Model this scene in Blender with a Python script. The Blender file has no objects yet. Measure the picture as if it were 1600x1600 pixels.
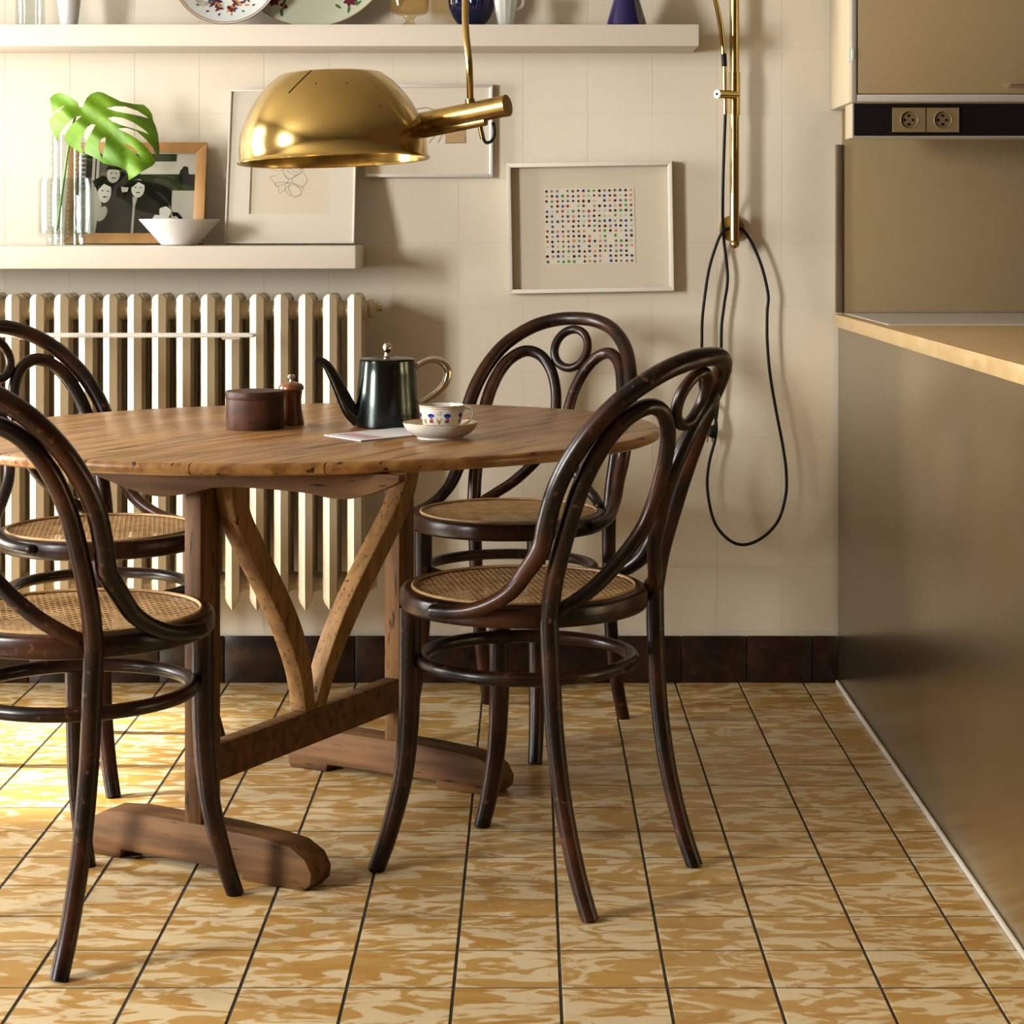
import bpy, bmesh, math, random
from mathutils import Vector, Matrix
rnd = random.Random(7)
S = bpy.context.scene
C = S.collection
PI = math.pi
# ------------------------------------------------------------------ camera
CAMZ, F, CX, CY, WALL = 1.062, 3201.0, 826.0, 361.0, 4.826
cd = bpy.data.cameras.new('camera'); cam = bpy.data.objects.new('camera', cd); C.objects.link(cam)
cam.location = (0, 0, CAMZ); cam.rotation_euler = (PI/2, 0, 0)
cd.sensor_width = 36; cd.lens = 36*F/1600
cd.shift_x = -(CX-800)/1600; cd.shift_y = -(800-CY)/1600; cd.clip_start = .05
S.camera = cam
# ------------------------------------------------------------------ light
w = bpy.data.worlds.new('world'); S.world = w; w.use_nodes = True
w.node_tree.nodes['Background'].inputs[0].default_value = (.85, .92, 1, 1)
w.node_tree.nodes['Background'].inputs[1].default_value = .6
def area(name, loc, sy, sz, power, col, rot=(0, -PI/2, 0)):
    l = bpy.data.lights.new(name, 'AREA'); l.shape = 'RECTANGLE'; l.size = sz; l.size_y = sy
    l.energy = power; l.color = col
    o = bpy.data.objects.new(name, l); C.objects.link(o); o.location = loc; o.rotation_euler = rot
    return o
XL = -3.2
# daylight entering through the garden door and the window of the left wall
area('garden_door_daylight', (XL-.02, 4.02, 1.22), .90, 1.96, 225, (1, .98, .94))
area('side_window_daylight', (XL-.02, 1.50, 1.5), .90, 1.26, 335, (1, .98, .94))
# low sun through the garden door, falling on the floor at the left
sl = bpy.data.lights.new('sun', 'SUN'); sl.energy = 26.0; sl.angle = math.radians(3.5); sl.color = (1, .95, .86)
so_ = bpy.data.objects.new('sun', sl); C.objects.link(so_); so_.location = (-6, 4, 5)
so_.rotation_euler = Vector((1, .05, -.84)).to_track_quat('-Z', 'Y').to_euler()
vs = S.view_settings
vs.view_transform = 'Standard'; vs.look = 'None'; vs.gamma = 1; vs.exposure = 0.36
vs.use_curve_mapping = False
S.cycles.max_bounces = 7; S.cycles.diffuse_bounces = 4; S.cycles.glossy_bounces = 4
S.cycles.transparent_max_bounces = 16; S.cycles.sample_clamp_indirect = 4
# ------------------------------------------------------------------ helpers
def P(px, py, d): return Vector(((px-CX)*d/F, d, CAMZ-(py-CY)*d/F))
def lin(c): return tuple(((x/255)/12.92 if x/255 <= .04045 else ((x/255+.055)/1.055)**2.4) for x in c)

ALB = .60      # overall reflectance scale of the painted, wooden and ceramic surfaces
def mat(name, col, rough=.5, metal=0, col2=None, sc=(1, 1, 1), nscale=5, detail=6, ramp=(.4, .6), bump=0, bscale=None,
        coord='Object', distort=0, coat=0, spec=.5, rnd_off=False, aniso=0, col3=None, ramp3=(.6, .7), sc3=None, nscale3=20, r2=None):
    m = bpy.data.materials.new(name); m.use_nodes = True
    if metal < .5:
        col, col2, col3 = (None if c is None else tuple(x*ALB for x in c) for c in (col, col2, col3)); spec *= .7
    nt = m.node_tree; N = nt.nodes; L = nt.links
    b = N['Principled BSDF']
    b.inputs['Roughness'].default_value = rough; b.inputs['Metallic'].default_value = metal
    b.inputs['Base Color'].default_value = (*col, 1); b.inputs['Coat Weight'].default_value = coat
    b.inputs['Specular IOR Level'].default_value = spec; b.inputs['Anisotropic'].default_value = aniso; b.inputs['Anisotropic Rotation'].default_value = .25
    def vec(s):
        if coord == 'Position':
            g = N.new('ShaderNodeNewGeometry'); out = g.outputs['Position']
        else:
            t = N.new('ShaderNodeTexCoord'); out = t.outputs[coord]
        if rnd_off:
            oi = N.new('ShaderNodeObjectInfo'); a = N.new('ShaderNodeVectorMath'); a.operation = 'MULTIPLY_ADD'
            cx = N.new('ShaderNodeCombineXYZ')
            for k, f in enumerate((17., 31., 7.)):
                mm = N.new('ShaderNodeMath'); mm.operation = 'MULTIPLY'; mm.inputs[1].default_value = f
                L.new(oi.outputs['Random'], mm.inputs[0]); L.new(mm.outputs[0], cx.inputs[k])
            L.new(out, a.inputs[0]); a.inputs[1].default_value = (1, 1, 1); L.new(cx.outputs[0], a.inputs[2]); out = a.outputs[0]
        mp = N.new('ShaderNodeMapping'); mp.inputs['Scale'].default_value = s; L.new(out, mp.inputs[0])
        return mp.outputs[0]
    def noise(s, scale, rp):
        n = N.new('ShaderNodeTexNoise'); n.inputs['Scale'].default_value = scale; n.inputs['Detail'].default_value = detail
        n.inputs['Distortion'].default_value = distort
        L.new(vec(s), n.inputs['Vector'])
        r = N.new('ShaderNodeValToRGB'); r.color_ramp.elements[0].position = rp[0]; r.color_ramp.elements[1].position = rp[1]
        L.new(n.outputs['Fac'], r.inputs[0]); return n, r.outputs[0]
    if col2 is not None or bump:
        n, f = noise(sc, nscale, ramp)
        if col2 is not None:
            x = N.new('ShaderNodeMix'); x.data_type = 'RGBA'; L.new(f, x.inputs[0])
            x.inputs[6].default_value = (*col, 1); x.inputs[7].default_value = (*col2, 1); out = x.outputs[2]
            if col3 is not None:
                n3, f3 = noise(sc3 or sc, nscale3, ramp3)
                y = N.new('ShaderNodeMix'); y.data_type = 'RGBA'; L.new(f3, y.inputs[0]); L.new(out, y.inputs[6])
                y.inputs[7].default_value = (*col3, 1); out = y.outputs[2]
            L.new(out, b.inputs['Base Color'])
            if r2 is not None:
                mr = N.new('ShaderNodeMix'); mr.data_type = 'FLOAT'; L.new(f, mr.inputs[0]); mr.inputs[2].default_value = rough; mr.inputs[3].default_value = r2
                L.new(mr.outputs[0], b.inputs['Roughness'])
        if bump:
            bn = N.new('ShaderNodeBump'); bn.inputs['Strength'].default_value = bump; bn.inputs['Distance'].default_value = .002
            if bscale:
                n2 = N.new('ShaderNodeTexNoise'); n2.inputs['Scale'].default_value = bscale; L.new(vec(sc), n2.inputs['Vector'])
                L.new(n2.outputs['Fac'], bn.inputs['Height'])
            else: L.new(n.outputs['Fac'], bn.inputs['Height'])
            L.new(bn.outputs[0], b.inputs['Normal'])
    return m
def glass(name, tint=(1, 1, 1), rough=.02, edge=.6, body=0.0, bodycol=(1, 1, 1)):
    m = bpy.data.materials.new(name); m.use_nodes = True; nt = m.node_tree; N = nt.nodes; L = nt.links
    N.remove(N['Principled BSDF']); o = N['Material Output']
    t = N.new('ShaderNodeBsdfTransparent'); t.inputs[0].default_value = (*tint, 1)
    g = N.new('ShaderNodeBsdfGlossy'); g.inputs['Roughness'].default_value = rough
    lw_ = N.new('ShaderNodeLayerWeight'); lw_.inputs[0].default_value = .5
    pw_ = N.new('ShaderNodeMath'); pw_.operation = 'POWER'; pw_.inputs[1].default_value = 5; L.new(lw_.outputs['Facing'], pw_.inputs[0])
    fr = N.new('ShaderNodeMath'); fr.operation = 'MULTIPLY_ADD'; fr.inputs[1].default_value = edge; fr.inputs[2].default_value = .03; L.new(pw_.outputs[0], fr.inputs[0])
    x = N.new('ShaderNodeMixShader'); L.new(fr.outputs[0], x.inputs[0]); L.new(t.outputs[0], x.inputs[1]); L.new(g.outputs[0], x.inputs[2])
    out = x.outputs[0]
    if body:
        d = N.new('ShaderNodeBsdfDiffuse'); d.inputs[0].default_value = (*bodycol, 1)
        y = N.new('ShaderNodeMixShader'); y.inputs[0].default_value = body; L.new(out, y.inputs[1]); L.new(d.outputs[0], y.inputs[2]); out = y.outputs[0]
    L.new(out, o.inputs[0]); return m

def mesh_obj(name, verts, faces, m, parent=None, smooth=40, mats=None, fm=None):
    me = bpy.data.meshes.new(name); me.from_pydata([tuple(v) for v in verts], [], faces); me.update()
    bm = bmesh.new(); bm.from_mesh(me); bmesh.ops.recalc_face_normals(bm, faces=bm.faces); bm.to_mesh(me); bm.free()
    return link(name, me, m, parent, smooth, mats, fm)
def link(name, me, m, parent=None, smooth=40, mats=None, fm=None):
    for k in (mats or [m]): me.materials.append(k)
    if fm:
        for p, i in zip(me.polygons, fm): p.material_index = i
    if smooth:
        me.polygons.foreach_set('use_smooth', [True]*len(me.polygons)); me.set_sharp_from_angle(angle=math.radians(smooth))
    o = bpy.data.objects.new(name, me); C.objects.link(o)
    if parent: o.parent = parent
    return o
class MB:
    def __init__(s): s.v = []; s.f = []; s.m = []
    def add(s, v, f, mi=0):
        b = len(s.v); s.v += [Vector(x) for x in v]; s.f += [tuple(i+b for i in q) for q in f]; s.m += [mi]*len(f); return s
    def box(s, a, b, mi=0):
        x0, y0, z0 = a; x1, y1, z1 = b
        v = [(x0,y0,z0),(x1,y0,z0),(x1,y1,z0),(x0,y1,z0),(x0,y0,z1),(x1,y0,z1),(x1,y1,z1),(x0,y1,z1)]
        return s.add(v, [(0,3,2,1),(4,5,6,7),(0,1,5,4),(1,2,6,5),(2,3,7,6),(3,0,4,7)], mi)
    def tube(s, pts, r, n=12, closed=False, flat=1.0, mi=0, round_end=False):
        pts = [Vector(p) for p in pts]; k = len(pts)
        rr = r if isinstance(r, (list, tuple)) else [r]*k
        rr = [rr[min(int(i*len(rr)/k), len(rr)-1)] if len(rr) != k else rr[i] for i in range(k)]
        if round_end and not closed:
            t0 = (pts[0]-pts[1]).normalized(); t1 = (pts[-1]-pts[-2]).normalized()
            pre = [(pts[0]+t0*rr[0]*math.sin(a), rr[0]*math.cos(a)) for a in (1.35, 1.0, .5)]
            post = [(pts[-1]+t1*rr[-1]*math.sin(a), rr[-1]*math.cos(a)) for a in (.5, 1.0, 1.35)]
            pts = [p for p, _ in pre]+pts+[p for p, _ in post]; rr = [q for _, q in pre]+rr+[q for _, q in post]; k = len(pts)
        T = []
        for i in range(k):
            a = pts[(i-1) % k] if closed or i > 0 else pts[i]; b = pts[(i+1) % k] if closed or i < k-1 else pts[i]
            T.append((b-a).normalized())
        up = Vector((0, 0, 1)) if abs(T[0].z) < .9 else Vector((0, 1, 0))
        u = (up-T[0]*up.dot(T[0])).normalized(); V = []
        for i in range(k):
            if i:
                u = (u-T[i]*u.dot(T[i])).normalized()
            q = T[i].cross(u)
            for j in range(n):
                a = 2*PI*j/n; V.append(pts[i]+u*(rr[i]*math.cos(a))+q*(rr[i]*flat*math.sin(a)))
        Fc = []
        for i in range(k if closed else k-1):
            i2 = (i+1) % k
            for j in range(n): Fc.append((i*n+j, i*n+(j+1) % n, i2*n+(j+1) % n, i2*n+j))
        if not closed: Fc += [tuple(range(n))[::-1], tuple(range((k-1)*n, k*n))]
        return s.add(V, Fc, mi)
    def lathe(s, prof, n=40, c=(0, 0, 0), mi=0, fn=None):
        V = []; Fc = []; c = Vector(c); ids = []
        for r, z in prof:
            if r < 1e-6: ids.append([len(V)]); V.append(c+Vector((0, 0, z)))
            else:
                ids.append(list(range(len(V), len(V)+n)))
                for j in range(n):
                    a = 2*PI*j/n; q = r*(fn(a, z) if fn else 1); V.append(c+Vector((q*math.cos(a), q*math.sin(a), z)))
        for A, B in zip(ids, ids[1:]):
            for j in range(n):
                j2 = (j+1) % n
                if len(A) == 1 and len(B) == 1: continue
                if len(A) == 1: Fc.append((A[0], B[j], B[j2]))
                elif len(B) == 1: Fc.append((A[j], A[j2], B[0]))
                else: Fc.append((A[j], A[j2], B[j2], B[j]))
        return s.add(V, Fc, mi)
    def squash(s, k):
        for v in s.v: v.y *= k
        return s
    def prism(s, poly, o, ax, ay, n, t, mi=0):   # polygon in plane o+ax*x+ay*y, extruded by n*t
        o, ax, ay, n = map(Vector, (o, ax, ay, n)); k = len(poly)
        V = [o+ax*x+ay*y for x, y in poly]; V += [v+n*t for v in V]
        Fc = [tuple(range(k))[::-1], tuple(range(k, 2*k))]+[(i, (i+1) % k, k+(i+1) % k, k+i) for i in range(k)]
        return s.add(V, Fc, mi)
    def build(s, name, m, parent=None, smooth=40, bevel=0, mats=None, seg=2):
        me = bpy.data.meshes.new(name); me.from_pydata([tuple(v) for v in s.v], [], s.f)
        bm = bmesh.new(); bm.from_mesh(me)
        for f, i in zip(bm.faces, s.m): f.material_index = i
        bmesh.ops.recalc_face_normals(bm, faces=bm.faces)
        if bevel:
            e = [x for x in bm.edges if len(x.link_faces) == 2 and x.calc_face_angle(0) > .6]
            bmesh.ops.bevel(bm, geom=e, offset=bevel, segments=seg, affect='EDGES', profile=.5, clamp_overlap=True)
        bm.to_mesh(me); bm.free()
        return link(name, me, m, parent, smooth, mats)
def cr(pts, k=8, closed=False):
    pts = [Vector(p) for p in pts]; n = len(pts); out = []
    for i in range(n if closed else n-1):
        g = (lambda j: pts[j % n]) if closed else (lambda j: pts[max(0, min(n-1, j))])
        p0, p1, p2, p3 = g(i-1), g(i), g(i+1), g(i+2)
        for t in range(k):
            t /= k
            out.append(.5*((2*p1)+(p2-p0)*t+(2*p0-5*p1+4*p2-p3)*t*t+(3*p1-p0-3*p2+p3)*t**3))
    if not closed: out.append(pts[-1])
    return out
def tag(o, label=None, cat=None, group=None, kind=None):
    for k, v in (('label', label), ('category', cat), ('group', group), ('kind', kind)):
        if v: o[k] = v
    return o
def empty(name, loc=(0, 0, 0), rz=0, rx=0, ry=0, label=None, cat=None, group=None):
    o = bpy.data.objects.new(name, None); C.objects.link(o); o.location = loc; o.rotation_euler = (rx, ry, rz); o.empty_display_size = .05
    return tag(o, label, cat, group)
def copy_tree(o, parent=None):
    c = o.copy(); C.objects.link(c)
    if parent: c.parent = parent
    for ch in list(o.children): copy_tree(ch, c)
    return c
# ------------------------------------------------------------------ materials
M = {}
M['wall'] = mat('cream_wall_paint', (.83, .75, .61), .42, bump=.06, bscale=40, coord='Position', nscale=3, col2=(.80, .72, .575), spec=.3)
M['ceil'] = mat('ceiling_paint', (.48, .42, .33), .8)
M['ochre_wall'] = mat('ochre_wall_paint', (.13, .06, .022), .7)
M['grout'] = mat('floor_grout', (.035, .028, .018), .9)
M['tile'] = mat('marbled_floor_tile', (.46, .265, .068), .28, col2=(.66, .52, .305), sc=(1, 2.2, 1), nscale=9.5, detail=8, ramp=(.47, .53), distort=1.8, coord='Position', rnd_off=True, col3=(.43, .22, .045), ramp3=(.56, .62), sc3=(1, 2.8, 1), nscale3=6, spec=.75)
M['base'] = mat('dark_baseboard_tile', (.012, .007, .005), .25, col2=(.045, .016, .007), nscale=30, ramp=(.4, .75), coord='Position')
M['basejoint'] = mat('baseboard_joint', (.10, .075, .05), .9)
M['shelf'] = mat('cream_shelf_paint', (.88, .81, .69), .45)
M['rad'] = mat('radiator_enamel', (.74, .62, .42), .38, bump=.15, bscale=60)
M['bent'] = mat('dark_bentwood', (.006, .0022, .0011), .30, col2=(.060, .017, .006), sc=(1, 1, 1), nscale=7, ramp=(.45, .70), bump=.10, bscale=90, col3=(.11, .042, .017), ramp3=(.62, .72), nscale3=70, spec=.33)
M['cane'] = mat('woven_cane', (.66, .42, .19), .5, col2=(.50, .29, .11), nscale=30)
M['wood'] = mat('aged_pine_top', (.46, .235, .075), .32, col2=(.24, .100, .026), sc=(14, 1.1, 14), nscale=3.2, ramp=(.42, .62), bump=.15, rnd_off=True, col3=(.05, .020, .007), ramp3=(.635, .66), sc3=(26, 2.0, 26), nscale3=2.6, spec=.4)
M['wood_v'] = mat('aged_oak_frame', (.20, .094, .030), .6, spec=.22, col2=(.075, .032, .010), sc=(16, 16, 1.3), nscale=3, ramp=(.4, .7), bump=.2, rnd_off=True, col3=(.03, .014, .006), ramp3=(.62, .66), sc3=(40, 40, 5), nscale3=3)
M['wood_h'] = mat('aged_oak_foot', (.185, .088, .030), .6, spec=.22, col2=(.070, .030, .010), sc=(1.5, 16, 16), nscale=3, ramp=(.4, .7), bump=.25, rnd_off=True, col3=(.025, .012, .006), ramp3=(.66, .70), sc3=(5, 50, 50), nscale3=3)
M['wood_pale'] = mat('worn_oak_arms', (.36, .195, .070), .6, spec=.22, col2=(.20, .098, .032), sc=(16, 16, 1.3), nscale=3, ramp=(.4, .7), bump=.2, col3=(.035, .018, .008), ramp3=(.62, .66), sc3=(60, 60, 9), nscale3=3)
M['brass'] = mat('aged_brass', (.46, .335, .12), .15, 1, col2=(.31, .205, .06), nscale=6, ramp=(.45, .8), r2=.30)
M['brass_dk'] = mat('tarnished_brass', (.38, .26, .085), .28, 1, col2=(.11, .07, .022), nscale=18, ramp=(.45, .7), r2=.4)
M['black'] = mat('black_rubber', (.004, .004, .004), .55, spec=.25)
M['blackgloss'] = mat('black_panel', (.006, .005, .005), .35)
M['silver'] = mat('polished_silver', (.62, .55, .46), .18, 1)
M['chrome'] = mat('brushed_aluminium', (.62, .60, .55), .35, .75)
M['pot'] = mat('dark_plated_metal', (.055, .066, .060), .16, 1, col2=(.028, .034, .036), nscale=7, ramp=(.4, .7), r2=.3)
M['steel'] = mat('olive_satin_panel', (.46, .365, .21), .24, .95, aniso=.8, col2=(.40, .31, .17), nscale=2)
M['panel'] = mat('tan_satin_laminate', (.41, .30, .155), .38, .25)
M['cabside'] = mat('cream_cabinet_side', (.62, .52, .34), .4)
M['beech'] = mat('beech_worktop', (.52, .32, .13), .35, col2=(.60, .41, .19), sc=(4, 14, 14), nscale=3, ramp=(.35, .7), coord='Position')
M['beech_edge'] = mat('beech_worktop_edge', (.55, .36, .15), .35, col2=(.66, .48, .25), sc=(8, 3, 8), nscale=4, ramp=(.35, .7), coord='Position')
M['white'] = mat('white_enamel', (.70, .67, .60), .35)
M['porc'] = mat('white_porcelain', (.74, .70, .62), .12, coat=.4)
M['porcblue'] = mat('bluish_porcelain', (.66, .71, .70), .12, coat=.4)
M['opal'] = mat('matt_white_glass', (.70, .72, .72), .3)
M['frame_w'] = mat('white_frame_paint', (.84, .78, .68), .4)
M['mat'] = mat('cream_passepartout', (.80, .71, .57), .8)
M['paper'] = mat('white_paper', (.84, .76, .64), .8)
M['frame_o'] = mat('light_wood_frame', (.55, .29, .10), .4, col2=(.48, .24, .08), sc=(6, 6, 2), nscale=6)
M['pane'] = glass('picture_glass', (.99, .99, .98))
M['vase'] = glass('clear_vase_glass', (.90, .92, .915), edge=.16, body=0)
M['water'] = glass('water', (.96, .97, .96), edge=.4)
M['amber'] = glass('amber_glass', (.88, .81, .66), edge=.6, body=.05, bodycol=(.4, .28, .12))
M['blue'] = mat('cobalt_glass', (.003, .006, .045), .08, coat=.3)
M['blue2'] = mat('violet_blue_glass', (.006, .003, .065), .07, coat=.3)
M['crystal'] = glass('cut_crystal', (.80, .82, .80), edge=.6, body=.22, bodycol=(.8, .8, .76))
M['leaf'] = mat('monstera_leaf', (.085, .21, .006), .5, col2=(.19, .38, .012), nscale=9, ramp=(.35, .65), spec=.35)
M['stem'] = mat('leaf_stem', (.17, .36, .05), .45)
M['boxwood'] = mat('dark_turned_wood', (.085, .031, .013), .5, spec=.25, col2=(.045, .016, .008), sc=(3, 3, 9), nscale=6)
M['mill'] = mat('red_brown_mill_wood', (.25, .080, .018), .3, col2=(.13, .038, .010), sc=(9, 9, 2), nscale=5, coat=.3)
def flat(n, c, r=.8): return mat(n, c, r, spec=.12)
# ------------------------------------------------------------------ room shell
XR, YB, ZC = 2.7, -1.7, 2.6
def struct(o): o['kind'] = 'structure'; return o
# floor
fl = struct(MB().box((XL-.1, YB-.1, -.06), (XR+.1, WALL+.1, -.0012)).build('floor', M['grout'], smooth=0))
TW, X0 = .15, .0449
tm = MB().box((-.0727, -.0722, -.012), (.0727, .0722, 0)).build('tile', M['tile'], fl, bevel=.0006, smooth=30, seg=1)
tmesh = tm.data; far = MB(); first = True; n_t = 0
for j in range(0, 42):
    for i in range(-23, 18):
        x = X0+(i+.5)*TW; y = WALL-(j+.5)*TW
        if x < XL-.02 or x > XR or y < YB: continue
        vis = abs((x)*F/y) if y > .2 else 9999
        inview = y > 2.55 and -1.46 < x < .80
        x1 = x+.0725
        if inview:
            if first: o = tm; first = False
            else: o = tm.copy(); C.objects.link(o); o.parent = fl
            o.location = (x, y, rnd.uniform(-.0003, .0002)); n_t += 1
        else: far.box((x-.0727, y-.0726, -.012), (x+.0727, y+.0726, 0))
tag(far.build('tile_remainder', M['tile'], fl, smooth=0), kind='stuff')
# back wall with painted tiles
wb = struct(MB().box((XL-.1, WALL+.0001, 0), (XR+.1, WALL+.12, ZC)).build('wall_back', M['wall'], smooth=0))
WP = .1525; wt = None
for i in range(-14, 9):
    for k in range(0, 11):
        x = (1222-826)/663.3-(i+.5)*WP+3*0; z = CAMZ-(380-361)/663.3+(k-5.5)*WP-.0
        x = (1222-826)/663.3+(i+.5)*WP
        if x > .80 or x < -2.3: continue
        if x-WP/2 < -1.5 or z < .04: pass
        if z < .1 : continue
        if wt is None:
            wt = MB().box((-WP/2+.0004, 0, -WP/2+.0004), (WP/2-.0004, .0075, WP/2-.0004)).build('tile', M['wall'], wb, smooth=30, bevel=.0003, seg=1); o = wt
        else: o = wt.copy(); C.objects.link(o); o.parent = wb
        o.location = (x, WALL-.0004+rnd.uniform(-.00008, .00008), z)
# baseboard tiles
bb = struct(MB().box((XL, WALL-.006, 0), (.727, WALL+.002, .107)).build('baseboard_back', M['basejoint'], smooth=0))
bt = None
for i in range(-16, 2):
    x = (1166-826)/663.3+(i+.5)*.1535
    x1 = min(x+.0755, .7265); 
    if x < XL+.1: continue
    if bt is None: bt = MB().box((-.0755, 0, 0), (.0755, .008, .11)).build('tile', M['base'], bb, smooth=30, bevel=.0015); o = bt
    elif x+.0755 > .727:
        o = MB().box((-.0755, 0, 0), (.727-x, .008, .11)).build('tile', M['base'], bb, smooth=30, bevel=.0015)
    else: o = bt.copy(); C.objects.link(o); o.parent = bb
    o.location = (x, WALL-.012, 0)
# other walls, ceiling; openings in the left wall
D1, D2 = (3.57, 4.47, .24, 2.20), (1.05, 1.95, .87, 2.13)
lw = MB(); t = .16
def wallrect(y0, y1, z0, z1): lw.box((XL-t, y0, z0), (XL, y1, z1))
wallrect(YB, D2[0], 0, ZC); wallrect(D2[0], D2[1], 0, D2[2]); wallrect(D2[0], D2[1], D2[3], ZC); wallrect(D2[1], D1[0], 0, ZC)
wallrect(D1[0], D1[1], 0, D1[2]); wallrect(D1[0], D1[1], D1[3], ZC); wallrect(D1[1], WALL+.1, 0, ZC)
struct(lw.build('wall_left', M['wall'], smooth=0))
for i, (y0, y1, z0, z1) in enumerate((D1, D2)):
    f = MB(); b = .05
    f.box((XL-.05, y0, z0), (XL+.01, y0+b, z1)); f.box((XL-.05, y1-b, z0), (XL+.01, y1, z1)); f.box((XL-.05, y0, z0), (XL+.01, y1, z0+b)); f.box((XL-.05, y0, z1-b), (XL+.01, y1, z1))
    ym = (y0+y1)/2; f.box((XL-.01, ym-.02, z0), (XL+.008, ym+.02, z1))
    struct(f.build('window_%d' % (i+1), M['white'], smooth=0))
struct(MB().box((XR, YB, 0), (XR+.1, WALL+.1, ZC)).build('wall_right', M['ochre_wall'], smooth=0))
struct(MB().box((XL-.1, YB-.1, 0), (XR+.1, YB, ZC)).build('wall_front', M['ochre_wall'], smooth=0))
struct(MB().box((XL-.1, YB-.1, ZC), (XR+.1, WALL+.1, ZC+.1)).build('ceiling', M['ceil'], smooth=0))
# ------------------------------------------------------------------ kitchen unit on the right
PX, PY0, CT = .727, 1.75, .868
kp = empty('kitchen_peninsula', (PX, PY0, 0), label='tall olive satin-metal counter unit filling the right side', cat='kitchen unit')
def kid(mb, name, m, par, **k):
    o = mb.build(name, m, None, **k); o.parent = par; o.matrix_parent_inverse = Matrix.Translation(par.location).inverted() if par.rotation_euler.x == par.rotation_euler.z == 0 else par.matrix_basis.inverted(); return o
kid(MB().box((PX, PY0, .0), (PX+.018, WALL-.014, CT-.031)), 'side_panel', M['steel'], kp, bevel=.0015)
kid(MB().box((PX+.02, PY0+.02, .0), (XR-.9, WALL-.014, CT-.032)), 'body', M['cabside'], kp)
tr = struct(MB().box((PX-.007, PY0, 0), (PX-.0005, WALL-.02, .009)).build('trim_1', M['white'], smooth=0, bevel=.002))
wt_ = empty('worktop', (PX-.008, PY0, CT-.03), label='pale beech worktop with steel strip along the back splash', cat='worktop')
kid(MB().box((PX-.004, PY0-.01, CT-.03), (XR-.9, WALL-.016, CT)), 'beech_slab', M['beech'], wt_, bevel=.002)
kid(MB().box((PX-.010, PY0-.01, CT-.0295), (PX-.0035, WALL-.016, CT-.0005)), 'edge_band', M['beech_edge'], wt_, bevel=.001)
kid(MB().box((PX+.015, 4.22, CT), (XR-.9, WALL-.016, CT+.0015)), 'white_inlay', M['white'], wt_)
# back splash
bs = empty('back_splash', (.733, WALL-.012, CT+.002), label='tan satin panel on the wall above the worktop', cat='splash panel')
kid(MB().box((.737, WALL-.010, CT+.0025), (XR-.9, WALL-.003, 1.41)), 'panel', M['panel'], bs, bevel=.001)
kid(MB().box((.721, WALL-.016, CT+.0025), (.7365, WALL-.003, 1.265)), 'edge_strip', mat('dark_edge_strip', (.30, .25, .18), .3, .9), bs, bevel=.0015)
# upper cabinet
UY = 4.53; UZ = 1.3465
uc = empty('wall_cabinet', (.71, WALL, UZ), label='tan flap-door wall cabinet with aluminium edges at upper right', cat='cabinet')
kid(MB().box((.710, UY+.004, UZ), (XR-.9, WALL-.002, 2.1)), 'carcass', M['cabside'], uc, bevel=.001)
kid(MB().box((.711, UY-.012, UZ+.001), (.7235, UY+.0035, 2.1)), 'edge_profile', M['chrome'], uc, bevel=.0015)
kid(MB().box((.724, UY-.012, UZ+.001), (XR-.9, UY+.003, UZ+.017)), 'bottom_profile', M['chrome'], uc, bevel=.002)
dr = kid(MB().box((.7265, UY-.012, UZ+.0185), (XR-.9, UY+.003, 2.1)), 'door', M['panel'], uc, bevel=.0015)
hb = MB(); hx = P(1572, 135, UY).x; hz = P(0, 134, UY).z
hb.box((hx, UY-.036, hz-.004), (hx+.16, UY-.028, hz+.004)); hb.box((hx, UY-.03, hz-.004), (hx+.008, UY-.0125, hz+.004)); hb.box((hx+.152, UY-.03, hz-.004), (hx+.16, UY-.0125, hz+.004))
h_ = kid(hb, 'handle', M['silver'], uc, bevel=.001); h_.parent = dr; h_.matrix_parent_inverse = Matrix.Identity(4)
hg = P(1331, 85, UY-.012)
kid(MB().box((.7075, UY-.008, hg.z-.016), (.7185, UY-.002+.012, hg.z+.016)).box((.7185-.006, UY-.0145, hg.z-.012), (.7185, UY-.011, hg.z+.012)), 'hinge', mat('pale_green_plastic', (.55, .62, .52), .4), uc, bevel=.0008)
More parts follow.
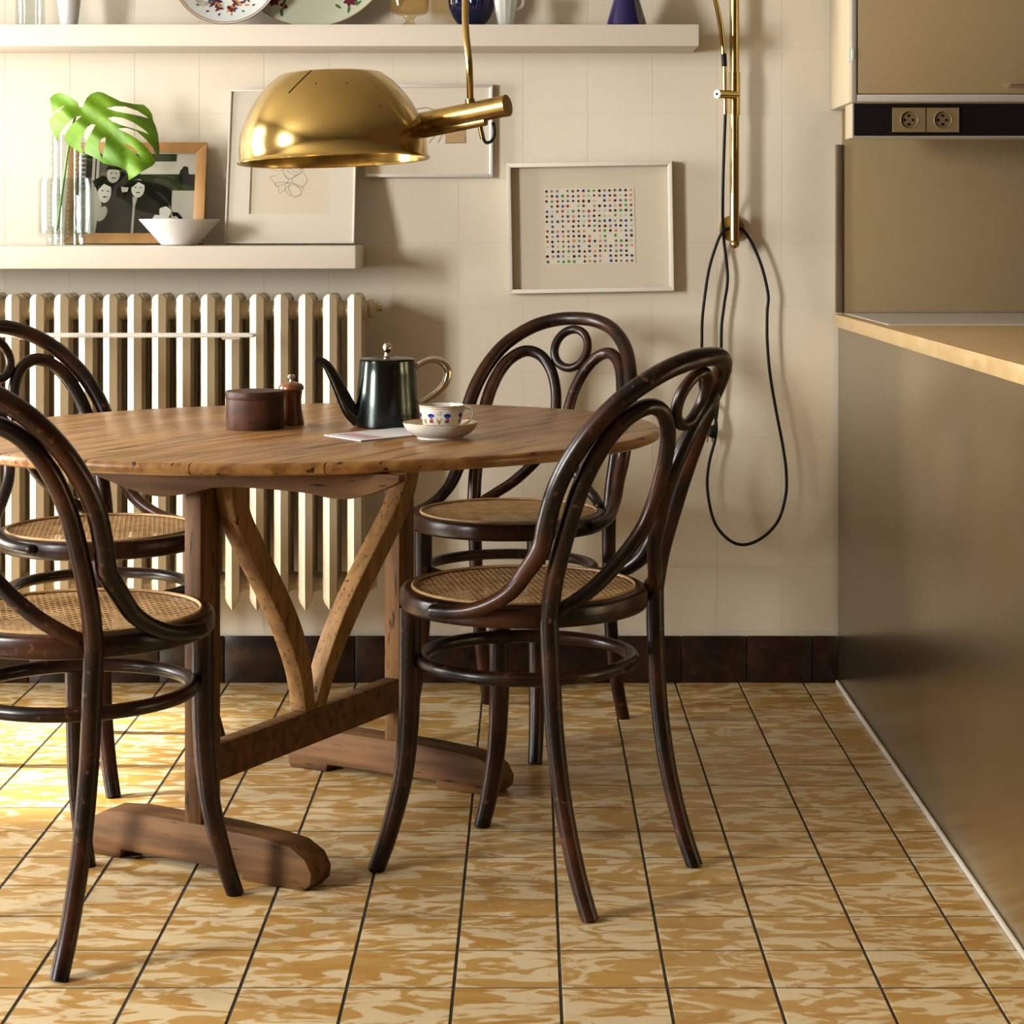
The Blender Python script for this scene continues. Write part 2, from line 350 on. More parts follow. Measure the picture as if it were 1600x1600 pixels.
# socket rail
SY = 4.55
sr = empty('socket_rail', (.718, SY, 1.27), label='black power rail box fixed under the wall cabinet', cat='power rail')
kid(MB().box((.7185, SY+.002, 1.2695), (XR-.9, SY+.10, UZ-.0005)), 'housing', M['cabside'], sr, bevel=.001)
kid(MB().box((.7175, SY-.004, 1.268), (.7225, SY+.0015, UZ-.001)), 'end_cap', M['chrome'], sr, bevel=.001)
kid(MB().box((.723, SY-.003, 1.2735), (XR-.9, SY+.0015, UZ-.002)), 'front_panel', M['blackgloss'], sr)
kid(MB().box((.723, SY-.005, 1.2695), (XR-.9, SY+.0015, 1.2732)), 'lower_profile', M['chrome'], sr)
gold = mat('champagne_plastic', (.36, .27, .13), .4, .3); golddk = mat('champagne_plastic_well', (.27, .19, .09), .5, .2)
for q, (xa, xb, lab) in enumerate(((1394.5, 1445.5, 'left of two champagne power sockets on the black rail'), (1447.5, 1498, 'right of two champagne power sockets on the black rail'))):
    c = P((xa+xb)/2, 187.5, SY-.005); wd = (xb-xa)*SY/F/2; ht = 19*SY/F
    so = empty('power_socket', (c.x, SY-.003, c.z), label=lab, cat='socket', group='sockets on the power rail')
    mb = MB()   # plate with a round opening
    n = 32; ri = .0195; V = []; Fc = []
    ca_ = math.atan2(ht, wd); angs = sorted([2*PI*(k+.5)/28 for k in range(28)]+[ca_, PI-ca_, PI+ca_, 2*PI-ca_])
    for k in range(n):
        a = angs[k]; cx_, sz_ = math.cos(a), math.sin(a); s_ = min(wd/max(abs(cx_), 1e-6), ht/max(abs(sz_), 1e-6))
        for y in (-.006, 0): V += [(cx_*s_, y, sz_*s_), (cx_*ri, y, sz_*ri)]
    for k in range(n):
        a, b = 4*k, 4*((k+1) % n)
        Fc += [(a, b, b+1, a+1), (a+2, a+3, b+3, b+2), (a, a+2, b+2, b), (a+1, b+1, b+3, a+3)]
    mb.add(V, Fc).build('faceplate', gold, so, smooth=30)
    rg = MB(); rg.tube([(ri*math.cos(2*PI*k/n), -.006, ri*math.sin(2*PI*k/n)) for k in range(n)], .0011, 6, closed=True); rg.build('ring', gold, so)
    MB().prism([(ri*math.cos(2*PI*k/n), ri*math.sin(2*PI*k/n)) for k in range(n)], (0, -.0015, 0), (1, 0, 0), (0, 0, 1), (0, 1, 0), .001).build('well', golddk, so, smooth=0)
    for dx, dz in ((0, .0095), (0, -.0095), (.0095, 0), (-.0095, 0)):
        MB().prism([(dx+.0032*math.cos(2*PI*k/12), dz+.0032*math.sin(2*PI*k/12)) for k in range(12)], (0, -.0023, 0), (1, 0, 0), (0, 0, 1), (0, 1, 0), .0007).build('pin_hole', M['black'], so, smooth=0)
# ------------------------------------------------------------------ shelves
UT, UF = 1.5304, 4.642
us = tag(MB().box((XL+.02, UF, 1.481), (.3857, WALL-.002, UT)).build('wall_shelf', M['shelf'], bevel=.0018), 'long cream wall shelf at the top carrying plates and glassware', 'shelf')
LT, LF = 1.0293, 4.594
ls = tag(MB().box((XL+.02, LF, .977), (-.3875, WALL-.002, LT)).build('wall_shelf', M['shelf'], bevel=.004), 'thick cream shelf above the radiator carrying framed pictures', 'shelf')
# ------------------------------------------------------------------ radiator
RF = 4.60
rx = P(553, 0, RF).x; pitch = 38.25*RF/F
rad = empty('radiator', (rx, RF+.08, .0), label='old cream cast-iron column radiator under the lower shelf', cat='radiator')
def radsec():
    mb = MB(); zt, zb = .918, .212
    hexa = [(0, 0), (.0155, .010), (.0155, .028), (.007, .044), (-.007, .044), (-.0155, .028), (-.0155, .010)]
    for c in range(3):
        y0 = .052*c; lv = []
        top = [(zt-.010+.0, 1.0), (zt-.004, .82), (zt+.001, .5), (zt+.002, .12)]
        bot = [(zb-.004, .10), (zb+.012, .75), (zb+.024, 1.0)]
        if c: bot = [(zb+.028, .3), (zb+.032, .8), (zb+.04, 1.0)]
        for z, s in bot+[(.30, 1), (.80, 1)]+top:
            lv.append([(x*s, y0+.022+(y-.022)*(.55+.45*s), z) for x, y in hexa])
        V = [p for l in lv for p in l]; k = 7
        Fc = [tuple(range(k))[::-1], tuple(range((len(lv)-1)*k, len(lv)*k))]
        for i in range(len(lv)-1):
            for j in range(k): Fc.append((i*k+j, i*k+(j+1) % k, (i+1)*k+(j+1) % k, (i+1)*k+j))
        mb.add(V, Fc)
    hw = pitch/2
    for z0, z1 in ((.852, .912), (.236, .292)):     # hubs joining the columns
        zc = (z0+z1)/2; r = (z1-z0)/2
        prof = [(.7, hw), (.78, .016), (1, .010), (1, -.010), (.78, -.016), (.7, -hw)]
        V = []; n = 14
        for s, x in prof:
            for j in range(n):
                a = 2*PI*j/n; V.append((x, .074+math.cos(a)*.058*s, zc+math.sin(a)*r*s))
        Fc = []
        for i in range(5):
            for j in range(n): Fc.append((i*n+j, i*n+(j+1) % n, (i+1)*n+(j+1) % n, (i+1)*n+j))
        mb.add(V, Fc)
    return mb
sec = None
for i in range(24):
    if sec is None: sec = radsec().build('section', M['rad'], rad, smooth=35); o = sec
    else: o = sec.copy(); C.objects.link(o); o.parent = rad
    o.location = (-pitch*i, -.08, 0)
def plug(z, ln, name):
    mb = MB(); q = Matrix.Rotation(PI/2, 4, 'Y')
    pr = [(0, 0), (.021, 0), (.021, .012), (.015, .013), (.015, ln), (0, ln)]
    mb.lathe(pr, 16); mb.v = [q @ v + Vector((pitch/2, -.006, z)) for v in mb.v]; return mb.build(name, M['rad'], rad)
plug(.885, .018, 'end_plug'); plug(.264, .02, 'end_plug')
mb = MB(); mb.tube([(pitch/2+.017, -.006, .885), (pitch/2+.03, -.006, .885)], .006, 8); mb.build('bleed_valve', M['brass_dk'], rad)
for xx in (-.12, -.85):
    MB().box((xx-.012, .06, .245), (xx+.012, WALL-RF-.085, .275)).build('wall_bracket', M['rad'], rad)
# towel rail in front of the radiator
TY = 4.50
tr0, tr1 = P(6, 524, TY), P(390, 524, TY)
tr_ = empty('towel_rail', (tr1.x, TY, tr1.z), label='slim white towel rail hooked on the front of the radiator', cat='towel rail')
L_ = tr0.x-tr1.x
pts = [(0, 0, 0), (-.008, -.010, 0), (-.03, -.014, 0), (L_+.03, -.014, 0), (L_+.008, -.010, 0), (L_, 0, 0), (L_+.008, .02, 0), (L_+.03, .030, 0), (-.03, .030, 0), (-.008, .02, 0)]
pts = [Vector(p) for p in pts]
mb = MB(); mb.tube(cr(pts, 4, True), .0042, 10, closed=True); mb.build('rail_loop', M['white'], tr_)
for xx in (-.045, L_+.045):
    mb = MB(); mb.tube(cr([(xx, .028, -.002), (xx, .05, -.010), (xx, .075, -.012), (xx, .097, -.011)], 5), .004, 8); mb.tube([(xx-.02, .028, -.006), (xx+.02, .028, -.006)], .005, 8); mb.build('bracket', M['white'], tr_)
# ------------------------------------------------------------------ bentwood chairs
RC = .275
def yb(x, z): return -.211-.145*max(0, (z-.47)/.41)**1.15+(RC-math.sqrt(RC*RC-x*x))
def make_chair():
    root = empty('bentwood_chair')
    # seat rim
    ro, ri, zt, zb = .207, .176, .472, .436; mb = MB(); prof = []
    cxr, czr, hr, hz_ = (ro+ri)/2, (zt+zb)/2, (ro-ri)/2, (zt-zb)/2
    for k in range(21):
        a = 2*PI*k/20; ca, sa = math.cos(a), math.sin(a); e = .55
        prof.append((cxr+hr*math.copysign(abs(ca)**e, ca), czr+hz_*math.copysign(abs(sa)**e, sa)))
    mb.lathe(prof, 56); mb.build('seat_rim', M['bent'], root, smooth=50)
    # caning
    mb = MB(); R = .187; p = .0135; z = .4700
    def strip(nx, ny, off, wd, dz):
        tx, ty = -ny, nx
        if abs(off) > R-.004: return
        h = math.sqrt(R*R-off*off); V = []
        segs = 1
        for s, q in ((-h, -wd), (-h, wd), (h, wd), (h, -wd)): V.append((nx*(off+q)+tx*s, ny*(off+q)+ty*s, z+dz))
        V += [Vector(v)-Vector((0, 0, .0005)) for v in V]
        mb.add(V, [(0, 1, 2, 3), (7, 6, 5, 4), (0, 4, 5, 1), (1, 5, 6, 2), (2, 6, 7, 3), (3, 7, 4, 0)])
    k = int(R/p)+1
    for i in range(-k, k+1):
        for e in (-.0012, .0012):
            strip(1, 0, i*p+e, .0008, 0); strip(0, 1, i*p+e, .0008, .0002)
        r2 = math.sqrt(.5)
    kd = int(R/(p*r2))+1
    for i in range(-kd, kd+1):
        strip(r2, r2, (i+.5)*p*r2*1.0, .0009, .0004); strip(r2, -r2, (i+.5)*p*r2, .0009, .0006)
    tag(mb.build('cane_seat', M['cane'], root, smooth=0), kind='stuff')
    mb = MB(); mb.tube([(.1855*math.cos(2*PI*k/60), .1855*math.sin(2*PI*k/60), .4728) for k in range(60)], .0026, 6, closed=True); mb.build('cane_binding', M['cane'], root)
    # stretcher ring
    mb = MB(); mb.tube([(.176*math.cos(2*PI*k/56), .176*math.sin(2*PI*k/56)-.006, .352) for k in range(56)], .0115, 10, closed=True); mb.build('stretcher_ring', M['bent'], root)
    # outer hoop
    half = [(.0, .864), (.05, .860), (.10, .843), (.145, .808), (.173, .762), (.189, .71), (.195, .66), (.194, .61), (.192, .57)]
    R_ = [Vector((x, yb(x, zz), zz)) for x, zz in half]
    arm = [(.194, -.135, .532), (.199, -.112, .502), (.206, -.078, .479), (.213, -.04, .465), (.215, 0, .459), (.211, .03, .457)]
    right = R_+[Vector(a) for a in arm]
    path = [Vector((-v.x, v.y, v.z)) for v in right[::-1]][:-1]+right
    pp = cr(path, 6); n = len(pp); rr = []
    for v in pp: rr.append(.0155 if v.z > .56 else .0115+.004*max(0, (v.z-.457)/.103))
    mb = MB(); mb.tube(pp, rr, 12, round_end=True); mb.build('back_hoop', M['bent'], root, smooth=60)
    # ring
    zc = .797; mb = MB(); pts = []
    for k in range(32):
        a = 2*PI*k/32; x = .0405*math.sin(a); zz = zc+.0425*math.cos(a); pts.append((x, yb(x, zz), zz))
    mb.tube(pts, .0098, 10, closed=True); mb.build('back_ring', M['bent'], root, smooth=60)
    for s in (-1, 1):
        post = [(.163, .455), (.165, .52), (.1665, .60), (.1655, .665), (.157, .722), (.138, .767), (.106, .790), (.072, .782), (.043, .752), (.024, .71), (.0155, .665), (.0155, .63), (.024, .59), (.045, .55), (.085, .508), (.120, .482)]
        pts = [Vector((s*x, yb(x, zz)+(.004 if i > 12 else 0), zz)) for i, (x, zz) in enumerate(post)]
        pts += [Vector((s*.138, -.163, .468))]
        mb = MB(); mb.tube(cr(pts, 6), [.0150, .0148, .0146, .0144, .0140, .0135, .013, .0128, .0126, .0124, .0122, .012, .012, .012, .0118, .0115], 12, round_end=True); mb.build('back_loop', M['bent'], root, smooth=60)
        leg = [(s*.163, yb(.163, .47), .455), (s*.161, -.160, .38), (s*.160, -.166, .28), (s*.160, -.182, .17), (s*.162, -.208, .07), (s*.164, -.234, .0)]
        mb = MB(); q = cr(leg, 5); mb.tube(q, [.0153-.0015*i/len(q) for i in range(len(q))], 12); mb.build('leg', M['bent'], root, smooth=60)
        leg = [(s*.130, .139, .440), (s*.1305, .1395, .34), (s*.132, .142, .24), (s*.137, .151, .15), (s*.146, .173, .06), (s*.153, .194, .0)]
        mb = MB(); q = cr(leg, 5); mb.tube(q, [.0195-.0055*i/len(q) for i in range(len(q))], 12); mb.build('leg', M['bent'], root, smooth=60)
    return root
ch0 = make_chair()
GR = 'bentwood chairs around the table'
chairs = [(-.008, 3.42, -.83, .558, 'dark bentwood cane chair at the front right, nearest the kitchen counter'),
          (-.042, 4.325, -.43, -.903, 'reddish bentwood cane chair behind the table under the dotted picture'),
          (-.697, 3.185, .48, .877, 'worn bentwood cane chair in the left foreground, its back towards us'),
          (-.85, 4.08, .82, -.572, 'bentwood cane chair at the far left in front of the radiator')]
for i, (x, y, gx, gy, lab) in enumerate(chairs):
    o = ch0 if i == 0 else copy_tree(ch0)
    o.location = (x, y, 0); o.rotation_euler = (0, 0, math.atan2(gy, gx)-PI/2); tag(o, lab, 'chair', GR)
# ------------------------------------------------------------------ table (local x = u across, local y = v along the stretcher)
TA = math.radians(-28); TC = Vector((-.398, 3.70, 0)); TT = .7035
tb = empty('vineyard_table', TC, rz=TA, label='old round wooden trestle table with wishbone supports and plank top', cat='table')
th = math.radians(19.3)-TA; A_, B_ = .640, .548
ct_, st_ = math.cos(th), math.sin(th)
qa = (ct_/A_)**2+(st_/B_)**2; qb = 2*ct_*st_*(1/A_**2-1/B_**2); qc = (st_/A_)**2+(ct_/B_)**2
umax = math.sqrt(1/(qa-qb*qb/(4*qc)))
def vr(u, s):
    disc = max(0, qb*qb*u*u-4*qc*(qa*u*u-s*s)); r = math.sqrt(disc); return (-qb*u-r)/(2*qc), (-qb*u+r)/(2*qc)
edges = [-umax, -.40, -.215, -.03, .14, .32, umax]
OX, OY = 0.0, .02
for k in range(6):
    u0, u1 = edges[k], edges[k+1]; V = []; Fc = []; n = 28
    layers = [(TT-.0205, .984), (TT-.017, .996), (TT-.010, 1.0), (TT-.004, .998), (TT-.0010, .993), (TT, .988)]
    for z, s in layers:
        a = u0*s if k == 0 else u0+.0009; b = u1*s if k == 5 else u1-.0009
        for i in range(n+1):
            t_ = i/n
            t_ = .5-.5*math.cos(PI*t_) if k in (0, 5) else t_
            u = a+(b-a)*t_; lo, hi = vr(u, s); V += [(u+OX, lo+OY, z), (u+OX, hi+OY, z)]
    st = 2*(n+1)
    for l in range(len(layers)-1):
        for i in range(n):
            p0 = l*st+2*i; Fc += [(p0, p0+2, p0+2+st, p0+st), (p0+1, p0+1+st, p0+3+st, p0+3)]
        Fc += [(l*st, l*st+st, l*st+st+1, l*st+1), (l*st+2*n, l*st+2*n+1, l*st+st+2*n+1, l*st+st+2*n)]
    for l in (0, len(layers)-1):
        for i in range(n):
            p0 = l*st+2*i; Fc.append((p0, p0+1, p0+3, p0+2))
    mesh_obj('plank', V, Fc, M['wood'], tb, smooth=35)
HV = .313; PT = .650
for s in (-1, 1):
    yv = s*HV
    # foot
    prof = [(-.235, 0), (-.15, 0), (-.148, .014), (.10, .014), (.102, 0), (.222, 0), (.236, .012), (.238, .030), (.225, .052), (.195, .068), (.15, .074), (.06, .079), (-.13, .081), (-.185, .076), (-.222, .058), (-.240, .036), (-.240, .01)]
    MB().prism(prof, (0, yv-.030, 0), (1, 0, 0), (0, 0, 1), (0, 1, 0), .060).build('foot', M['wood_h'], tb, bevel=.003)
    MB().box((-.017, yv-.0275, .0785), (.017, yv+.0275, PT)).build('post', M['wood_v'], tb, bevel=.0025)
    # scalloped bearer
    lo = [(-.44, .672), (-.30, .670), (-.20, .654), (-.11, .631), (-.05, .622), (.01, .630), (.08, .645), (.18, .647), (.25, .645), (.29, .640), (.33, .641), (.38, .655), (.42, .672)]
    lo = [(p.x, p.z) for p in cr([(a, 0, b) for a, b in lo], 4)]
    MB().prism(lo+[(.42, .6828), (-.44, .6828)], (0, yv-.048*(1 if s < 0 else -1)-.010, 0), (1, 0, 0), (0, 0, 1), (0, 1, 0), .020).build('bearer', M['wood_h'], tb, bevel=.0015)
# cross rail between the post tops, and stretcher
MB().box((-.016, -HV+.0278, .138), (.016, HV-.0278, .200)).build('stretcher', M['wood_h'], tb, bevel=.003)
MB().box((-.009, -HV-.031, .150), (.009, -HV-.0278, .190)).build('tenon', M['wood_v'], tb, bevel=.001)
MB().box((-.014, -HV+.0278, .655), (.014, HV-.0278, .6826)).build('hinge_rail', M['wood_h'], tb, bevel=.002)
for s in (-1, 1):
    cl = [(s*.016, .2005), (s*.036, .26), (s*.060, .31), (s*.100, .37), (s*.140, .42), (s*.183, .47), (s*.235, .53), (s*.272, .585), (s*.288, .650)]
    cp = cr([(0, a, b) for a, b in cl], 6); wdt = .021; V = []
    for i, p in enumerate(cp):
        a = cp[max(0, i-1)]; b = cp[min(len(cp)-1, i+1)]; t_ = (b-a).normalized(); nn = Vector((0, -t_.z, t_.y)); f = i/(len(cp)-1)
        ww = .0145+(wdt-.0145)*min(1, f*3)
        q0, q1 = p+nn*ww, p-nn*ww
        if i == 0: q0.z = q1.z = .2005; 
        if i == len(cp)-1: q0.z = q1.z = .6620
        for q in (q0, q1):
            for x in (-.017, .017): V.append(Vector((x+.037*min(1, max(0, (p.z-.2)/.33)), q.y, q.z)))
    Fc = []
    for i in range(len(cp)-1):
        b = 4*i; Fc += [(b, b+1, b+5, b+4), (b+2, b+6, b+7, b+3), (b, b+4, b+6, b+2), (b+1, b+3, b+7, b+5)]
    e = 4*(len(cp)-1); Fc += [(0, 2, 3, 1), (e, e+1, e+3, e+2)]
    MB().add(V, Fc).build('wishbone_arm', M['wood_pale'], tb, bevel=.002, smooth=50)
# ------------------------------------------------------------------ things on the table
def on_table(px, py): d = (CAMZ-TT)*F/(py-CY); return Vector(((px-CX)*d/F, d, TT+.0004))
p = on_table(398.5, 669.5)
o = empty('round_wooden_box', p, label='low dark brown cylindrical wooden box with flat lid on the table', cat='box')
MB().lathe([(0, 0), (.0515, 0), (.0525, .002), (.0525, .0545), (0, .0545)], 48).build('body', M['boxwood'], o)
MB().lathe([(0, .055), (.0528, .055), (.0535, .057), (.0535, .066), (.052, .0685), (0, .0695)], 48).build('lid', M['boxwood'], o)
p = on_table(455, 664)
o = empty('pepper_mill', p, label='small red-brown wooden pepper mill beside the round box', cat='pepper mill')
MB().lathe([(0, 0), (.0235, 0), (.0240, .003), (.0228, .012), (.0195, .030), (.0185, .045), (.0200, .058), (.0212, .0625), (0, .0625)], 32).build('body', M['mill'], o)
MB().lathe([(0, .0632), (.0205, .0632), (.0235, .066), (.0238, .070), (.020, .0755), (.010, .079), (.004, .080), (0, .080)], 32).build('cap', M['mill'], o)
MB().lathe([(0, .080), (.0035, .080), (.003, .084), (.0068, .087), (.0072, .090), (.005, .093), (0, .0935)], 20).build('knob', M['silver'], o)
# teapot
p = on_table(605, 666)
tp = empty('teapot', p, label='dark plated metal teapot with silver handle on the table', cat='teapot')
MB().lathe([(0, 0), (.058, 0), (.0605, .0015), (.0610, .004), (.0575, .05), (.0535, .095), (.0515, .119), (.0520, .1215), (0, .1215)], 56).build('body', M['pot'], tp)
ld = MB().lathe([(0, .122), (.050, .122), (.0505, .1235), (.046, .1255), (.02, .1275), (.006, .1285), (0, .1285)], 48).build('lid', M['pot'], tp)
MB().lathe([(0, .1286), (.0065, .1286), (.005, .132), (.0045, .135), (.0065, .138), (.0082, .143), (.0078, .148), (.005, .152), (0, .1532)], 24).build('knob', M['silver'], ld)
sp = [(-.050, -.012, .014), (-.066, -.016, .030), (-.080, -.019, .058), (-.094, -.022, .088), (-.108, -.025, .113), (-.121, -.027, .123), (-.129, -.028, .1255)]
mb = MB(); q = cr(sp, 6); mb.tube(q, [.017-.0118*min(1, (i/len(q))*1.15) for i in range(len(q))], 16, flat=.8); mb.build('spout', M['pot'], tp)
hd = [(.047, .012, .103), (.062, .016, .114), (.082, .021, .1205), (.100, .025, .115), (.110, .027, .100), (.107, .026, .080), (.095, .024, .064), (.076, .019, .050), (.054, .014, .038)]
mb = MB(); q = cr(hd, 6); mb.tube(q, [.0045+.0028*math.sin(PI*i/(len(q)-1)) for i in range(len(q))], 14); mb.build('handle', M['silver'], tp)
mb = MB(); mb.tube([(-.008, .052, .1245), (.008, .052, .1245)], .003, 10); mb.build('hinge', M['pot'], tp)
# saucer + cup
p = on_table(688, 685)
sa = empty('saucer', p, label='cream gold-edged porcelain saucer under the flowered cup', cat='saucer')
MB().lathe([(0, .003), (.034, .003), (.036, 0), (.0395, 0), (.040, .003), (.052, .009), (.060, .016), (.0645, .0255), (.0650, .0275), (.0635, .0270), (.058, .019), (.050, .012), (.038, .0075), (0, .007)], 56).build('dish', M['porc'], sa)
gd = mat('gilding', (.55, .33, .07), .3, .8)
mb = MB(); mb.tube([(.0644*math.cos(2*PI*k/64), .0644*math.sin(2*PI*k/64), .0277) for k in range(64)], .0008, 6, closed=True); mb.build('gold_rim', gd, sa)
cp_ = empty('teacup', p+Vector((.002, .002, .0080)), label='white porcelain teacup with blue and red flowers in the saucer', cat='cup')
prof = [(0, .002), (.018, .002), (.019, 0), (.021, 0), (.0215, .003), (.027, .008), (.033, .017), (.0365, .028), (.0380, .040), (.0390, .050)]
MB().lathe(prof+[(.0380, .0500), (.0365, .040), (.0350, .028), (.0310, .018), (.024, .009), (0, .006)], 56).build('bowl', M['porc'], cp_)
mb = MB(); q = cr([(.0372, .0, .043), (.046, 0, .0455), (.054, 0, .041), (.0545, 0, .031), (.047, 0, .020), (.0335, 0, .013)], 6); mb.tube(q, .0026, 10); hobj = mb.build('handle', M['porc'], cp_)
cp_.rotation_euler = (0, 0, math.radians(-8))
def rad_at(z):
    for (r0, z0), (r1, z1) in zip(prof[4:], prof[5:]):
        if z0 <= z <= z1: return r0+(r1-r0)*(z-z0)/(z1-z0)
    return .03
def wrap(poly, ang, z0, off=.00035):
    V = []
    for s_, t_ in poly:
        z = z0+t_; r = rad_at(z)+off; a = ang+s_/r; V.append((r*math.cos(a), r*math.sin(a), z))
    return V
dm = [flat('blue_petal', (.012, .03, .30), .3), flat('red_petal', (.28, .03, .015), .3), gd]
mb = MB()
for k in range(8):
    a = math.radians(-64+k*45)
    n = 12
    V = wrap([(.0062*math.cos(2*PI*j/n), .0036*math.sin(2*PI*j/n)) for j in range(n)], a, .0335); mb.add(V, [tuple(range(n))], 0)
    V = wrap([(-.0022, .004), (.0022, .004), (.0042, -.006), (.0015, -.0035), (0, -.0065), (-.0015, -.0035), (-.0042, -.006)], a, .0262); mb.add(V, [tuple(range(7))], 1)
    b = a+math.radians(22.5)
    V = wrap([(-.005, .003), (.005, .003), (.0012, -.007), (-.0012, -.007)], b, .026, .0003); mb.add(V, [(0, 1, 2, 3)], 2)
    sp_ = [(.0004*j*math.cos(j*.7), .0004*j*math.sin(j*.7)) for j in range(2, 12)]
    V = wrap(sp_, b, .0375, .0002); mb.tube(V, .0004, 4, mi=2)
for z in (.0485, .0452):
    r = rad_at(z)+.0002; mb.tube([(r*math.cos(2*PI*k/64), r*math.sin(2*PI*k/64), z) for k in range(64)], .0007 if z > .047 else .0004, 5, closed=True, mi=2)
mb.build('painted_flowers', None, cp_, mats=dm, smooth=0)
# envelope
e = [on_table(*q) for q in ((506.5, 681.5), (564, 690.5), (694, 677), (631, 669.5))]
mb = MB(); V = [v+Vector((0, 0, .0003)) for v in e]+[v+Vector((0, 0, .0022)) for v in e]
c0 = sum(e, Vector())/4
o = empty('letter', c0, label='white envelope lying on the table in front of the teapot', cat='envelope')
mb.add([v-c0 for v in V], [(3, 2, 1, 0), (4, 5, 6, 7), (0, 1, 5, 4), (1, 2, 6, 5), (2, 3, 7, 6), (3, 0, 4, 7)]); mb.build('envelope', flat('bluish_paper', (.70, .68, .70)), o, smooth=0)
V2 = [(a-c0)+Vector((0, 0, .0025)) for a in e]; b_ = MB()
i0 = [V2[0].lerp(V2[1], .10).lerp(V2[3].lerp(V2[2], .10), .12), V2[0].lerp(V2[1], .9).lerp(V2[3].lerp(V2[2], .9), .12), V2[0].lerp(V2[1], .9).lerp(V2[3].lerp(V2[2], .9), .3), V2[0].lerp(V2[1], .1).lerp(V2[3].lerp(V2[2], .1), .3)]
b_.add(i0, [(0, 1, 2, 3)]); b_.build('printed_strip', flat('pink_print', (.55, .33, .36)), o, smooth=0)
# ------------------------------------------------------------------ brass arc lamp
LD = 3.55; sc = LD/F
wp = P(1143, 357, WALL-.006)
la = empty('arc_wall_lamp', (wp.x, WALL-.001, wp.z), label='brass arc lamp hanging over the table with pole and black cord on the wall', cat='lamp')
la_inv = Matrix.Translation(la.location).inverted()
def lk(mb, name, m, **k):
    mb.v = [v-Vector(la.location) for v in mb.v]; return mb.build(name, m, la, **k)
cS = P(522, 250, LD)
pr = [(.1635, -.002), (.1660, -.0030), (.1668, -.0008), (.1650, .0012), (.1632, .004), (.1625, .025), (.1605, .045), (.1555, .062), (.149, .077), (.1405, .093), (.1305, .108), (.119, .122), (.106, .135), (.092, .146), (.088, .1485), (.080, .1498), (.0, .1515)]
inn = [(0, .149), (.078, .1475), (.086, .146), (.090, .1435), (.104, .1325), (.117, .1195), (.1285, .106), (.1385, .091), (.147, .0755), (.1535, .061), (.1585, .0445), (.1605, .025), (.1615, .004), (.1635, -.002)]
mb = MB(); mb.lathe(pr, 96); mb.lathe(inn, 96)
rot = Matrix.Rotation(math.radians(-2.3), 4, 'Y') @ Matrix.Rotation(math.radians(-1.6), 4, 'X')
mb.v = [cS+rot @ v for v in mb.v]; shade = lk(mb, 'shade', M['brass'], smooth=50)
def on_shade(ang, z, off=.0006):
    q = pr[5:]
    for (r0, z0), (r1, z1) in zip(q, q[1:]):
        if z0 <= z <= z1: r = r0+(r1-r0)*(z-z0)/max(1e-6, z1-z0); break
    return cS+rot @ Vector(((r+off)*math.cos(ang), (r+off)*math.sin(ang), z))
mb = MB(); mb.tube([on_shade(math.radians(-118+2*k), .108+.0066*k, .0001) for k in range(7)], .0010, 5); lk(mb, 'slit', M['black'])
for ang, z in ((-97, .122), (-72, .121), (-52, .080)):
    mb = MB(); c = on_shade(math.radians(ang), z, .0002); mb.lathe([(0, -.0012), (.0015, 0), (0, .0012)], 8, c); lk(mb, 'screw_hole', M['black'])
# bulb and socket inside
mb = MB(); mb.lathe([(0, .148), (.018, .147), (.018, .10), (.012, .098), (0, .098)], 24); mb.v = [cS+rot @ v for v in mb.v]; lk(mb, 'bulb_socket', M['blackgloss'])
mb = MB(); mb.lathe([(0, .0975), (.012, .0975), (.014, .085), (.028, .062), (.030, .048), (.024, .032), (.012, .023), (0, .021)], 28); mb.v = [cS+rot @ v for v in mb.v]; lk(mb, 'bulb', M['opal'])
hA, hB = P(656, 193, LD+.012), P(792, 165, LD-.062)
mb = MB(); mb.tube([hA, hA.lerp(hB, .5), hB], .0185, 24); lk(mb, 'handle', M['brass_dk'], bevel=0)
mb = MB(); mb.tube([hA.lerp(hB, .96), hB+(hB-hA).normalized()*.001], .0190, 24); lk(mb, 'handle_collar', M['brass_dk'])
dn = Vector((0, 0, -.0185))
mb = MB(); mb.tube([hA+dn+(hB-hA)*.03, hA.lerp(hB, .76)+dn], .0085, 14); lk(mb, 'switch_tube', M['brass_dk'])
hk = hA.lerp(hB, .66)+Vector((0, 0, -.022))
mb = MB(); mb.tube([hk+Vector((.004, 0, .004)), hk+Vector((.010, 0, -.024))], .0045, 12); lk(mb, 'cord_outlet', M['brass'])
mb = MB(); mb.tube(cr([hk+Vector((.010, 0, -.022)), hk+Vector((.016, 0, -.031)), hk+Vector((.026, 0, -.027)), hk+Vector((.030, 0, -.014)), hk+Vector((.028, 0, .004))], 5), .0028, 8); lk(mb, 'short_cord', M['black'])
a0 = hA.lerp(hB, .585)+Vector((0, 0, .016))
armp = [a0, P(733, 100, LD-.045), P(728, 50, LD-.03), P(727, 0, LD), P(732, -110, LD+.06), P(775, -255, LD+.25)+Vector((0, 0, .02)), P(880, -345, LD+.60), P(1010, -300, LD+.92), P(1085, -150, LD+1.13), P(1110, -40, 4.735), P(1118, 0, 4.745), P(1126, 40, 4.755), P(1131, 85, 4.760)]
mb = MB(); mb.tube(cr(armp, 10), .0060, 12); lk(mb, 'arm', M['brass'], smooth=60)
mb = MB(); mb.tube([a0-Vector((0, 0, .004)), a0+Vector((-.001, 0, .008))], .0085, 12); lk(mb, 'arm_ferrule', M['brass_dk'])
mb = MB(); mb.tube([P(1131, 84, 4.76), P(1132, 104, 4.76)], .0062, 12); lk(mb, 'rubber_joint', M['black'])
mb = MB(); mb.tube([P(1132, 104, 4.76), P(1133.5, 178, 4.76)], .0055, 12); lk(mb, 'arm_end_tube', M['brass'])
RYp = 4.775
